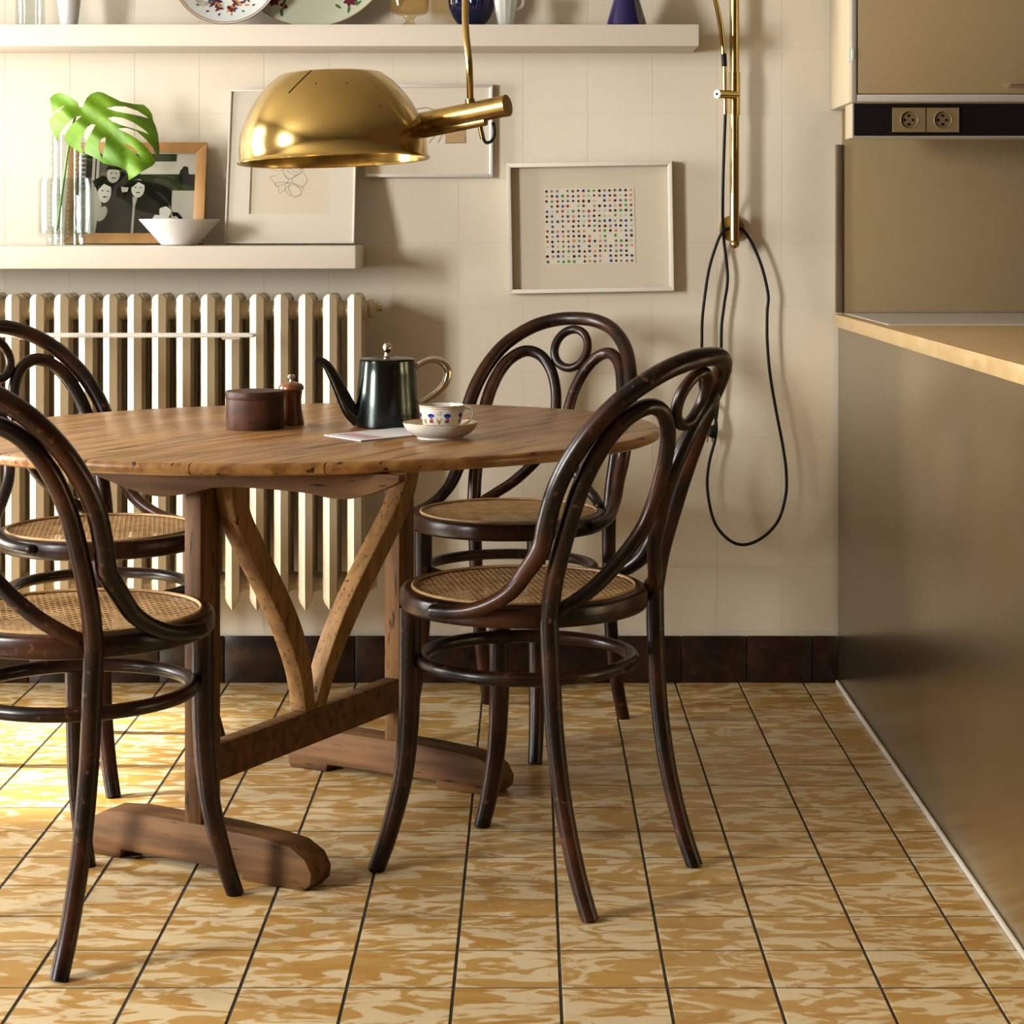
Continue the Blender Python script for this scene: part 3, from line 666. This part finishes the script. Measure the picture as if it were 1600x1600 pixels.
mb = MB(); mb.tube([P(1147.5, -420, RYp), P(1147.5, 0, RYp), P(1147.5, 376, RYp)], .0110, 18); lk(mb, 'pole', M['brass'])
mb = MB(); mb.tube([P(1147.5, 113, RYp), P(1147.5, 180, RYp)], .0135, 20); lk(mb, 'sleeve', M['brass'])
mb = MB(); mb.tube([P(1150, 148, RYp-.004), P(1122, 147, RYp-.045)], .0098, 18); lk(mb, 'clamp', M['brass'])
kd_ = (P(1122, 147, RYp-.045)-P(1150, 148, RYp-.004)).normalized(); kc = P(1122, 147, RYp-.045)
mb = MB(); mb.tube([kc, kc+kd_*.004], .0100, 18); lk(mb, 'clamp_cap', M['silver'])
mb = MB(); mb.tube([kc+kd_*.004, kc+kd_*.005], .0035, 12); lk(mb, 'clamp_screw', M['black'])
c = P(1148, 381, RYp)
mb = MB(); mb.lathe([(0, -.0115), (.006, -.0098), (.0100, -.0057), (.0115, 0), (.0100, .0057), (.006, .0098), (0, .0115)], 18, c); lk(mb, 'end_ball', M['brass'], smooth=60)
mb = MB(); n = 32; mb.prism([(.030*math.cos(2*PI*k/n), .030*math.sin(2*PI*k/n)) for k in range(n)], (wp.x, WALL-.016, wp.z), (1, 0, 0), (0, 0, 1), (0, 1, 0), .0145); lk(mb, 'wall_plate', M['brass_dk'], bevel=.002)
mb = MB(); mb.tube([P(1147.5, 357, RYp), P(1147.5, 357, WALL-.012)], .008, 12); lk(mb, 'wall_stub', M['brass_dk'])
CYd = WALL-.028
def zc_(x, y): return (1060+x*.375, 300+y*.375)
cb = [(1133.5, 178), (1131.5, 230), (1129.5, 300), zc_(187, 170), zc_(205, 350), zc_(192, 460), zc_(180, 560), zc_(178, 680), zc_(170, 820), zc_(163, 900), zc_(152, 975)]
pts = [P(x, y, 4.76 if i == 0 else (4.765 if i < 3 else CYd+.006)) for i, (x, y) in enumerate(cb)]
mb = MB(); mb.tube(cr(pts, 8), .0036, 8); lk(mb, 'cord', M['black'], smooth=60)
lp = [zc_(215, 150), zc_(180, 172), zc_(148, 250), zc_(125, 335), zc_(108, 450), zc_(99, 540), zc_(97, 650), zc_(88, 770), zc_(105, 860), zc_(150, 930), zc_(157, 1010), zc_(128, 1130), zc_(121, 1240), zc_(148, 1370), zc_(205, 1445), zc_(272, 1470), zc_(350, 1440), zc_(415, 1370), zc_(446, 1270), zc_(450, 1180), zc_(437, 1070), zc_(405, 900), zc_(382, 760), zc_(370, 620), zc_(370, 500), zc_(374, 430), zc_(350, 320), zc_(310, 220), zc_(275, 165), zc_(255, 150)]
mb = MB(); mb.tube(cr([P(x, y, CYd-.004 if 0 < i < len(lp)-1 else CYd) for i, (x, y) in enumerate(lp)], 8), .0036, 8); lk(mb, 'cord', M['black'], smooth=60)
pc = P(*zc_(138, 1000), CYd-.004)
pg = MB(); pg.lathe([(0, .016), (.006, .016), (.011, .008), (.0125, -.004), (.011, -.012), (0, -.012)], 16)
pg.v = [pc+Matrix.Rotation(.5, 4, 'Y') @ v for v in pg.v]; plugo = lk(pg, 'plug', M['black'])
for dx in (-.005, .006):
    mb = MB(); mb.tube([pc+Vector((dx-.004, 0, -.010)), pc+Vector((dx+.002-.006, 0, -.024))], .0021, 8); lk(mb, 'plug_pin', M['brass'])
# ------------------------------------------------------------------ pictures
def frame(name, loc, w_, h_, fw, dp, fm, lab, cat='picture', rx=0, ry=0, matw=None, back=M['mat'], glassy=True, recess=.010):
    r = empty(name, loc, rx=rx, ry=ry, label=lab, cat=cat)
    for nm, poly in (('bar', [(-w_/2, 0), (w_/2, 0), (w_/2-fw, fw), (-w_/2+fw, fw)]), ('bar', [(-w_/2, h_), (w_/2, h_), (w_/2-fw, h_-fw), (-w_/2+fw, h_-fw)]),
                     ('bar', [(-w_/2, 0), (-w_/2+fw, fw), (-w_/2+fw, h_-fw), (-w_/2, h_)]), ('bar', [(w_/2, 0), (w_/2-fw, fw), (w_/2-fw, h_-fw), (w_/2, h_)])):
        MB().prism(poly, (0, -dp, 0), (1, 0, 0), (0, 0, 1), (0, 1, 0), dp).build('frame_bar', fm, r, bevel=.0008, smooth=30)
    MB().box((-w_/2+fw*.9, -dp+recess, fw*.9), (w_/2-fw*.9, -.001, h_-fw*.9)).build('backing', back, r, smooth=0)
    if glassy: MB().box((-w_/2+fw*.95, -dp+.0025, fw*.95), (w_/2-fw*.95, -dp+.0040, h_-fw*.95)).build('glass', M['pane'], r, smooth=0)
    return r
# dotted picture
a = P(794, 457, WALL-.02); b = P(1051, 253, WALL-.02); c = (a+b)/2
w_, h_ = 258*4.806/F, 203*4.806/F
DP = .030
r = frame('dotted_picture', (c.x+.002, WALL-.002, c.z-h_/2), w_, h_, .0095, DP, M['frame_w'], 'white box frame with rows of small coloured dots hanging on the wall', ry=math.radians(-1.0), back=M['mat'], recess=.022)
pw, ph = 140*4.81/F, 118*4.81/F
x0, z0 = -pw/2+.000, h_/2-ph/2+.003
yy = -DP+.0212
MB().box((x0, yy, z0), (x0+pw, yy+.0007, z0+ph)).build('sheet', flat('dotted_sheet_paper', (.88, .81, .71)), r, smooth=0)
cols = [(.02, .012, .01), (.03, .02, .015), (.04, .025, .025), (.42, .04, .03), (.13, .02, .02), (.75, .27, .07), (.03, .10, .34), (.07, .34, .06), (.30, .28, .32), (.18, .15, .06), (.50, .70, .42), (.03, .12, .16)]
dmats = [flat('dot_ink_%s' % n_, c_) for n_, c_ in zip('black soot char red maroon orange blue green grey olive mint teal'.split(), cols)]
mb = MB(); nx, nz = 17, 15
for i in range(nx):
    for k in range(nz):
        if rnd.random() < .07: continue
        cx_ = x0+pw*(i+.35)/nx+rnd.uniform(-.0007, .0007)+(.003 if k % 2 else 0)*0; cz_ = z0+ph*(k+.5)/nz+rnd.uniform(-.0007, .0007)
        rr_ = rnd.uniform(.0027, .0036)
        if cx_+rr_ > x0+pw or cx_-rr_ < x0: cx_ = min(max(cx_, x0+rr_), x0+pw-rr_)
        mb.prism([(cx_+rr_*math.cos(2*PI*j/10), cz_+rr_*math.sin(2*PI*j/10)) for j in range(10)], (0, yy-.0004, 0), (1, 0, 0), (0, 0, 1), (0, 1, 0), .0003, mi=rnd.randrange(len(dmats)))
tag(mb.build('ink_dots', None, r, mats=dmats, smooth=0), kind='stuff')
# thin framed drawing on the wall behind the lamp
a = P(570, 277, WALL-.012); b = P(770, 132, WALL-.012)
r = frame('framed_drawing', ((a.x+b.x)/2, WALL-.002, a.z), b.x-a.x, b.z-a.z, .0075, .016, mat('pale_metal_frame', (.60, .58, .55), .3, .5), 'thin pale-framed drawing under glass behind the lamp shade', back=M['paper'], recess=.006)
def pic(px, py): return (P(px, py, WALL-.012).x-(a.x+b.x)/2, P(px, py, WALL-.012).z-a.z)
mb = MB()
def blob(pts, mi, lift=0): mb.prism([pic(*q) for q in pts], (0, -.0108-lift, 0), (1, 0, 0), (0, 0, 1), (0, 1, 0), .0004, mi=mi)
z4 = lambda x, y: (560+x*.1375, 120+y*.1375)
blob([z4(*q) for q in ((985, 640), (1215, 615), (1222, 745), (990, 752))], 0)
blob([z4(*q) for q in ((955, 590), (1220, 575), (1222, 612), (960, 637))], 1, .0003)
blob([z4(*q) for q in ((790, 640), (870, 620), (880, 650), (840, 680), (800, 675))], 2)
for q in (((985, 752), (1222, 745)), ((1222, 745), (1205, 690)), ((800, 745), (920, 610)), ((900, 750), (960, 640)), ((640, 370), (760, 345)), ((760, 345), (900, 380))):
    (xa, ya), (xb, yb_) = q; blob([z4(xa, ya), z4(xb, yb_), z4(xb, yb_+7), z4(xa, ya+7)], 3, .0004)
mb.build('drawing', None, r, mats=[flat('tan_wash', (.55, .38, .20)), flat('coral_wash', (.55, .24, .15)), flat('green_wash', (.22, .42, .10)), flat('pencil', (.20, .17, .14))], smooth=0)
# large white passe-partout picture leaning on the shelf
fy = 4.705; d0 = fy; a = P(350, 381, d0); b = P(553, 381, d0); hh_ = .372
lean = math.asin((WALL-.004-.02-fy)/hh_)
r = frame('white_framed_sketch', ((a.x+b.x)/2, fy+.016, LT+.0008), b.x-a.x, hh_, .004, .016, M['frame_w'], 'large white-framed pencil sketch leaning on the shelf behind the lamp', rx=-lean, back=M['mat'], recess=.009)
W2, H2 = b.x-a.x, hh_
mw = MB(); ix0, ix1, iz0, iz1 = -W2/2+.054, W2/2-.059, .071, .30
for x_0, x_1, z_0, z_1 in ((-W2/2+.0038, ix0, .0038, H2-.0038), (ix1, W2/2-.0038, .0038, H2-.0038), (ix0, ix1, .0038, iz0), (ix0, ix1, iz1, H2-.0038)):
    mw.box((x_0, -.0112, z_0), (x_1, -.0075, z_1))
mw.build('mount_board', M['frame_w'], r, smooth=0)
mb = MB()
for _ in range(9):
    c0x, c0z = rnd.uniform(-.035, .035), rnd.uniform(.125, .215); q = []
    for k in range(7): q.append((c0x+.026*math.cos(k*.9+_)*rnd.uniform(.4, 1), -.0073, c0z+.022*math.sin(k*.9+_)*rnd.uniform(.4, 1)))
    mb.tube(cr(q, 5), .0004, 4)
mb.build('pencil_lines', flat('soft_pencil', (.33, .28, .23)), r, smooth=0)
# photograph in a light wooden frame
fy = 4.737; a = P(99, 380, fy); b = P(317, 380, fy); W3 = b.x-a.x; H3 = (380-217)*fy/F+.003
lean = math.asin(min(.9, (WALL-.012-fy-.016)/H3))
r = frame('framed_photograph', ((a.x+b.x)/2, fy+.014, LT+.0008), W3, H3, .0245, .014, M['frame_o'], 'black-and-white photograph of a group in a light wooden frame', rx=-lean, back=M['paper'], recess=.005)
def ph_(x, y):   # zoom coordinates (300 px crop at 1600) to frame plane
    px, py = 50+x*.1875, 130+y*.1875; return ((px-208)*fy/F, (380-py)*fy/F)
tones = [flat('photo_tone_%s' % n_, c_, .9) for n_, c_ in (('black', (.006, .005, .003)), ('dark', (.022, .019, .012)), ('mid', (.10, .09, .065)), ('light', (.42, .40, .32)), ('pale', (.60, .58, .50)), ('green', (.022, .032, .008)))]
mb = MB(); lay = [0]
def ph_poly(pts, t_):
    lay[0] += 1; mb.prism([ph_(*q) for q in pts], (0, -.0092-.00008*lay[0], 0), (1, 0, 0), (0, 0, 1), (0, 1, 0), .00007, mi=t_)
def ph_ell(cx_, cy_, rx_, ry_, t_, n=18, rot_=0):
    ph_poly([(cx_+rx_*math.cos(2*PI*k/n)*math.cos(rot_)-ry_*math.sin(2*PI*k/n)*math.sin(rot_), cy_+rx_*math.cos(2*PI*k/n)*math.sin(rot_)+ry_*math.sin(2*PI*k/n)*math.cos(rot_)) for k in range(n)], t_)
ph_poly([(315, 550), (1335, 550), (1335, 1245), (315, 1245)], 1)
for k in range(6): ph_poly([(320+k*36, 555), (344+k*36, 555), (344+k*36, 930), (320+k*36, 930)], (2, 3, 2, 1, 3, 3)[k])
ph_poly([(530, 555), (870, 555), (870, 700), (530, 760)], 2)
ph_poly([(870, 555), (1335, 555), (1335, 730), (870, 730)], 4); ph_poly([(870, 555), (1175, 555), (1172, 618), (870, 620)], 5)
ph_poly([(870, 730), (1335, 735), (1330, 872), (870, 860)], 5); ph_poly([(1145, 872), (1335, 875), (1335, 1245), (1145, 1245)], 3)
ph_poly([(1200, 730), (1205, 700), (1235, 660), (1270, 665), (1280, 730), (1320, 740), (1325, 850), (1195, 800)], 0)
ph_poly([(900, 790), (1145, 850), (1145, 1030), (1050, 1000), (930, 900)], 0)
ph_poly([(320, 1245), (325, 1010), (400, 880), (520, 830), (560, 1000), (520, 1245)], 3)
ph_poly([(470, 790), (560, 740), (620, 810), (720, 700), (800, 770), (790, 900), (520, 880)], 0)
ph_ell(645, 735, 55, 72, 3); ph_poly([(580, 690), (595, 660), (700, 665), (712, 700), (650, 690)], 0)
ph_poly([(515, 1245), (540, 1050), (600, 900), (740, 860), (760, 1245)], 1)
ph_ell(580, 885, 56, 95, 4); ph_poly([(512, 880), (520, 810), (570, 785), (640, 815), (635, 845), (570, 815), (530, 860)], 0)
ph_ell(565, 1075, 40, 70, 3, rot_=.4)
ph_poly([(725, 1245), (735, 960), (800, 880), (900, 890), (1050, 990), (1030, 1130), (1000, 1245)], 1)
ph_ell(858, 855, 56, 80, 4); ph_poly([(800, 850), (800, 800), (850, 778), (915, 795), (915, 830), (860, 800), (815, 840)], 0)
ph_poly([(815, 930), (860, 930), (840, 1010), (835, 1245), (815, 1245), (822, 1010)], 3)
ph_ell(1095, 1055, 50, 65, 4); ph_poly([(1040, 1030), (1060, 985), (1110, 985), (1145, 1040), (1100, 1010)], 0)
ph_poly([(985, 1130), (1010, 1085), (1090, 1090), (1180, 1130), (1200, 1245), (985, 1245)], 4)
ph_poly([(1150, 1060), (1200, 1065), (1240, 1110), (1235, 1140), (1190, 1095), (1160, 1100)], 0)
ph_poly([(715, 840), (780, 850), (770, 885), (725, 890)], 3)
for x_, y_ in ((560, 875), (605, 880), (838, 848), (880, 850), (628, 722), (668, 724)): ph_ell(x_, y_, 8, 5, 0, 8)
for x_, y_ in ((582, 930), (860, 892), (648, 765)): ph_ell(x_, y_, 18, 5, 1, 10)
mb.build('photo_print', None, r, mats=tones, smooth=0)
# ------------------------------------------------------------------ things on the lower shelf
vd = 4.637
def on_shelf(px, d, z): return Vector(((px-CX)*d/F, d, z+.0006))
p = on_shelf(103, vd, LT); s_ = vd/F
va = empty('glass_vase', p, label='clear glass vase with a little water on the lower shelf', cat='vase')
R1 = 44*s_; hV = 105*s_
MB().lathe([(0, 0), (.044, 0), (.0455, .003), (.0455, .016), (.050, .0185), (R1-.006, .019), (R1-.001, .023), (R1, .030), (R1, hV-.008), (R1-.003, hV-.001), (R1-.006, hV), (R1-.006, hV-.004), (R1-.0035, hV-.010), (R1-.0035, .032), (R1-.008, .026), (.03, .024), (0, .024)], 48).squash(.58).build('vessel', M['vase'], va)
MB().lathe([(0, .0243), (R1-.009, .0265), (R1-.0042, .033), (R1-.0042, .0435), (0, .0435)], 40).squash(.58).build('water', M['water'], va)
tv = on_shelf(106, 4.703, LT)
tg = empty('beaded_glass', tv, label='tall clear glass with beaded sides behind the vase', cat='glass')
R2 = 26*4.728/F; h2 = 172*4.728/F
MB().lathe([(0, 0), (R2, 0), (R2, h2), (R2-.002, h2), (R2-.002, .006), (0, .006)], 40).squash(.68).build('vessel', M['vase'], tg)
bd = MB()
for ang in range(0, 360, 30):
    for k in range(22):
        a_ = math.radians(ang+8); c_ = (R2*math.cos(a_), R2*math.sin(a_), .02+k*.0105)
        bd.lathe([(0, -.0024), (.0022, -.001), (.0022, .001), (0, .0024)], 6, c_)
tag(bd.squash(.68).build('beads', M['crystal'], tg), kind='stuff')
p = on_shelf(280.5, 4.640, LT); s_ = 4.645/F
bo = empty('white_bowl', p, label='conical white bowl in front of the framed photograph', cat='bowl')
MB().lathe([(0, .001), (.038, 0), (.041, .001), (.0905, .0575), (.0900, .0590), (.0885, .0585), (.040, .004), (0, .004)], 56).build('bowl', M['opal'], bo, smooth=30)
# monstera leaf
LY = 4.615
def lz(x, y): return (50+x*.1875, 130+y*.1875)
outline = [(412, 205), (395, 200), (380, 160), (340, 128), (300, 105), (235, 78), (180, 95), (150, 130), (165, 180), (170, 245), (225, 205), (280, 183), (225, 230), (175, 268), (145, 305), (150, 350), (180, 420), (212, 485), (225, 430), (260, 370), (320, 310), (375, 278), (415, 272), (370, 310), (320, 360), (278, 425), (272, 465), (300, 510), (370, 555), (435, 605), (412, 540), (410, 490), (430, 420), (460, 365), (500, 340), (530, 348), (490, 420), (458, 480), (440, 540), (445, 585), (520, 618), (600, 670), (700, 690), (785, 722), (800, 755), (805, 810), (840, 790), (920, 735), (1000, 690), (1030, 655), (1022, 632), (985, 575), (930, 510), (860, 455), (790, 415), (715, 378), (790, 372), (870, 400), (940, 460), (1000, 530), (1040, 618), (1055, 610), (1062, 560), (1050, 430), (1030, 360), (1008, 310), (1000, 260), (975, 220), (930, 180), (850, 175), (740, 155), (650, 110), (590, 80), (545, 72), (490, 90), (455, 125), (430, 180), (420, 205)]
holes = [[(610, 450), (580, 462), (558, 500), (555, 545), (570, 600), (588, 628), (592, 580), (610, 510), (615, 465)],
         [(765, 512), (790, 505), (850, 540), (885, 590), (915, 632), (875, 605), (825, 560)],
         [(630, 290), (680, 278), (760, 290), (850, 330), (930, 385), (975, 425), (920, 405), (830, 375), (740, 350), (670, 320)],
         [(620, 210), (690, 192), (780, 195), (880, 230), (950, 275), (970, 295), (900, 275), (800, 255), (700, 235)]]
rib = [(412, 205), (520, 275), (620, 360), (700, 450), (760, 540), (790, 660), (805, 800)]
def ribdist(x, y):
    best = 1e9
    for (xa, ya), (xb, yb_) in zip(rib, rib[1:]):
        dx, dy = xb-xa, yb_-ya; t_ = max(0, min(1, ((x-xa)*dx+(y-ya)*dy)/(dx*dx+dy*dy))); best = min(best, math.hypot(x-xa-dx*t_, y-ya-dy*t_))
    return best
def leafpt(x, y):
    d_ = ribdist(x, y); return P(*lz(x, y), LY-.045*(y-200)/600+.035*(d_/300)**2-.012*math.sin(min(d_, 300)/300*PI)+.004*math.sin((x*.6-y*.8)/26))
lf = empty('monstera_leaf', P(*lz(205, 1240), vd), label='bright green monstera leaf standing in the glass vase', cat='leaf')
bm = bmesh.new()
for poly in [outline]+holes:
    dense = []
    for i in range(len(poly)):
        (xa, ya), (xb, yb_) = poly[i], poly[(i+1) % len(poly)]; k = max(1, int(math.hypot(xb-xa, yb_-ya)/26))
        dense += [(xa+(xb-xa)*j/k, ya+(yb_-ya)*j/k) for j in range(k)]
    vs_ = [bm.verts.new((x, y, 0)) for x, y in dense]
    for i in range(len(vs_)): bm.edges.new((vs_[i], vs_[(i+1) % len(vs_)]))
bmesh.ops.triangle_fill(bm, use_beauty=True, use_dissolve=False, edges=bm.edges[:])
for _ in range(2):
    long = [e_ for e_ in bm.edges if e_.calc_length() > 45]
    if long: bmesh.ops.subdivide_edges(bm, edges=long, cuts=1); bmesh.ops.triangulate(bm, faces=bm.faces[:]); bmesh.ops.beautify_fill(bm, faces=bm.faces[:], edges=[e_ for e_ in bm.edges if not e_.is_boundary])
l0 = Vector(lf.location)
for v in bm.verts: v.co = leafpt(v.co.x, v.co.y)-l0
bmesh.ops.recalc_face_normals(bm, faces=bm.faces); bmesh.ops.solidify(bm, geom=bm.faces[:], thickness=.0007)
me = bpy.data.meshes.new('blade'); bm.to_mesh(me); bm.free(); link('blade', me, M['leaf'], lf, 60)
mb = MB(); q = cr([leafpt(x, y)-l0+Vector((0, -.0010, 0)) for x, y in rib[:-1]], 4); mb.tube(q, [.0016-.0012*i/len(q) for i in range(len(q))], 6); mb.build('midrib', M['stem'], lf)
st_p = [leafpt(412, 207)+Vector((0, .002, 0)), P(*lz(380, 240), LY+.02), P(*lz(352, 310), LY+.03), P(*lz(303, 540), vd-.005), P(*lz(262, 830), vd), P(*lz(222, 1130), vd), P(*lz(207, 1230), vd)]
mb = MB(); mb.tube([v-l0 for v in cr(st_p, 6)], .0028, 8); mb.build('stem', M['stem'], lf)
# ------------------------------------------------------------------ things on the upper shelf
def top(px, d): return Vector(((px-CX)*d/F, d, UT+.0006))
o = empty('glass_cylinder', top(47, 4.72), label='clear glass cylinder at the left end of the upper shelf', cat='glass')
MB().lathe([(0, 0), (.033, 0), (.034, .002), (.034, .16), (.032, .16), (.032, .006), (0, .006)], 36).build('vessel', M['vase'], o)
o = empty('white_vase', top(108, 4.70), label='white flared porcelain vase on the upper shelf', cat='vase')
MB().lathe([(0, 0), (.019, 0), (.020, .002), (.0185, .005), (.0205, .010), (.0255, .05), (.030, .10), (.034, .14), (.033, .14), (.028, .09), (.018, .012), (0, .010)], 40).build('body', M['opal'], o)
def plate(px, d, R, lab, body, lean, seed):
    r_ = random.Random(seed)
    o = empty('decorated_plate', top(px, d), rx=-lean, label=lab, cat='plate', group='plates standing on the upper shelf')
    prof = [(0, .004), (R*.55, .004), (R*.58, 0), (R*.62, 0), (R*.66, .006), (R*.97, .019), (R, .022), (R*.985, .0235), (R*.68, .0105), (R*.60, .0075), (0, .0075)]
    T_ = Matrix.Translation((0, -.0, R)) @ Matrix.Rotation(PI/2, 4, 'X')
    mb = MB(); mb.lathe(prof, 72); mb.v = [T_ @ v for v in mb.v]; mb.build('dish', body, o)
    def face(r): 
        q = [(0, .0075), (R*.60, .0075), (R*.68, .0105), (R*.985, .0235)]
        for (ra, za), (rb, zb_) in zip(q, q[1:]):
            if ra <= r <= rb: return za+(zb_-za)*(r-ra)/(rb-ra)
        return .0235
    dc = MB()
    def petal(cx_, cy_, L1, W1, a, mi):
        n = 8; V = []
        for k in range(n):
            t_ = 2*PI*k/n; x, y = L1*math.cos(t_), W1*math.sin(t_)*(1-.3*math.cos(t_)); X, Y = cx_+x*math.cos(a)-y*math.sin(a), cy_+x*math.sin(a)+y*math.cos(a)
            V.append(T_ @ Vector((X, Y, face(math.hypot(X, Y))+.0006)))
        dc.add(V, [tuple(range(n))], mi)
    return o, dc, petal, T_, face, r_
pm = [flat('plum_enamel', (.14, .02, .03), .25), flat('orange_enamel', (.50, .22, .05), .25), flat('green_enamel', (.05, .16, .04), .25), flat('blue_enamel', (.05, .06, .14), .25), flat('rust_line', (.36, .17, .06), .3)]
sm = 4.70/F
o, dc, petal, T_, face, r_ = plate(353, 4.715, 85*sm, 'smaller white plate with red and orange flowers, left of the pair', M['porcblue'], .20, 3)
R = 85*sm
for rr_ in (.995, .955):
    dc.tube([T_ @ Vector((R*rr_*(1+.006*math.sin(k*.9)*(rr_ < .99))*math.cos(2*PI*k/90), R*rr_*math.sin(2*PI*k/90), face(min(R*rr_, R*.985))+.0006)) for k in range(90)], .0009, 5, closed=True, mi=4)
for k in range(34):
    a = r_.uniform(0, 2*PI) if k > 16 else -PI/2+r_.uniform(-.75, .75); rr_ = (r_.uniform(.1, .5) if k > 16 else r_.uniform(.54, .70))*R; q = (rr_*math.cos(a), rr_*math.sin(a))
    for j in range(r_.choice((1, 4, 5))): petal(q[0]+.005*math.cos(j*1.3), q[1]+.005*math.sin(j*1.3), .0062, .0030, j*1.3, r_.choice((0, 0, 1, 3)))
for k in range(12):
    a = -PI/2+(k-5.5)*.28; petal(.80*R*math.cos(a), .80*R*math.sin(a), .004, .0024, a*3, (0, 3, 1, 2)[k % 4])
for k in range(3): dc.tube(cr([T_ @ Vector((R*x, R*y, face(R*math.hypot(x, y))+.0006)) for x, y in ((-.62+.05*k, -.40), (-.45, -.62+.05*k), (-.25, -.55), (-.05, -.64+.05*k))], 5), .0006, 4, mi=4)
dc.build('painted_flowers', None, o, mats=pm, smooth=0)
R = 128*4.77/F
o, dc, petal, T_, face, r_ = plate(488, 4.765, R, 'larger pale-green plate with a rose spray, behind and right of the small plate', mat('celadon_porcelain', (.56, .60, .46), .12, coat=.4), .12, 5)
dc.tube([T_ @ Vector((R*.995*math.cos(2*PI*k/90), R*.995*math.sin(2*PI*k/90), .0235)) for k in range(90)], .0010, 5, closed=True, mi=4)
for rr_ in (.60, .635): dc.tube([T_ @ Vector((R*rr_*math.cos(2*PI*k/90), R*rr_*math.sin(2*PI*k/90), face(R*rr_)+.0006)) for k in range(90)], .0012, 5, closed=True, mi=4)
for a0_ in (-.95, -2.2, .4, 1.9):
    q = (.80*R*math.cos(a0_), .80*R*math.sin(a0_))
    for j in range(7): petal(q[0]+.009*math.cos(j*.9), q[1]+.009*math.sin(j*.9), .0085, .0055, j*.9, 0)
    for j in range(7):
        b2 = a0_+r_.uniform(-.22, .22); r3 = R*r_.uniform(.70, .92); petal(r3*math.cos(b2), r3*math.sin(b2), .0095, .0032, r_.uniform(0, 6), 2)
    for j in range(3): petal(.80*R*math.cos(a0_+.16+.03*j), .80*R*math.sin(a0_+.16+.03*j), .006, .004, j, (0, 1, 0)[j])
dc.build('painted_roses', None, o, mats=pm, smooth=0)
o = empty('amber_goblet', top(640, 4.715), label='amber glass goblet on a short stem, upper shelf', cat='goblet')
R = 30*4.715/F
MB().lathe([(0, 0), (.030, 0), (.031, .002), (.016, .007), (.010, .012), (.0095, .018), (.0145, .022), (.015, .027), (.030, .0285), (R-.004, .031), (R, .036), (R+.002, .075), (R+.003, .12), (R+.001, .12), (R-.0015, .040), (R-.006, .034), (0, .032)], 40).build('goblet', M['amber'], o)
o = empty('blue_ribbed_vase', top(737, 4.745), label='round ribbed cobalt blue vase behind the lamp arm', cat='vase')
def ribs(a, z): return 1+.012*math.cos(52*a)*(1 if .012 < z < .14 else 0)
MB().lathe([(0, 0), (.029, 0), (.030, .003), (.029, .008), (.034, .013), (.043, .026), (.051, .045), (.054, .065), (.052, .085), (.044, .105), (.030, .122), (.021, .132), (.019, .150), (.026, .170), (.024, .170), (.016, .150), (0, .140)], 208, fn=ribs).build('body', M['blue'], o)
o = empty('crystal_jug', top(790, 4.69), label='small cut-crystal jug beside the blue ribbed vase', cat='jug')
MB().lathe([(0, 0), (.0155, 0), (.0165, .003), (.0200, .020), (.0245, .045), (.0265, .062), (.0255, .085), (.0235, .085), (.0235, .062), (.0175, .022), (.0140, .006), (0, .006)], 24, fn=lambda a, z: 1+.03*math.cos(12*a)).build('body', M['crystal'], o, smooth=15)
mb = MB(); mb.tube(cr([(.024, 0, .075), (.034, 0, .078), (.040, 0, .062), (.037, 0, .045), (.0245, 0, .036)], 5), .0035, 8); mb.build('handle', M['crystal'], o)
o = empty('blue_bottle', top(979, 4.70), label='dark violet-blue conical glass bottle near the right end of the upper shelf', cat='bottle')
MB().lathe([(0, 0), (.044, 0), (.0460, .003), (.0455, .007), (.036, .040), (.026, .075), (.018, .105), (.014, .13), (.0135, .165), (.017, .170), (.015, .171), (.0115, .165), (0, .16)], 48).build('body', M['blue2'], o)
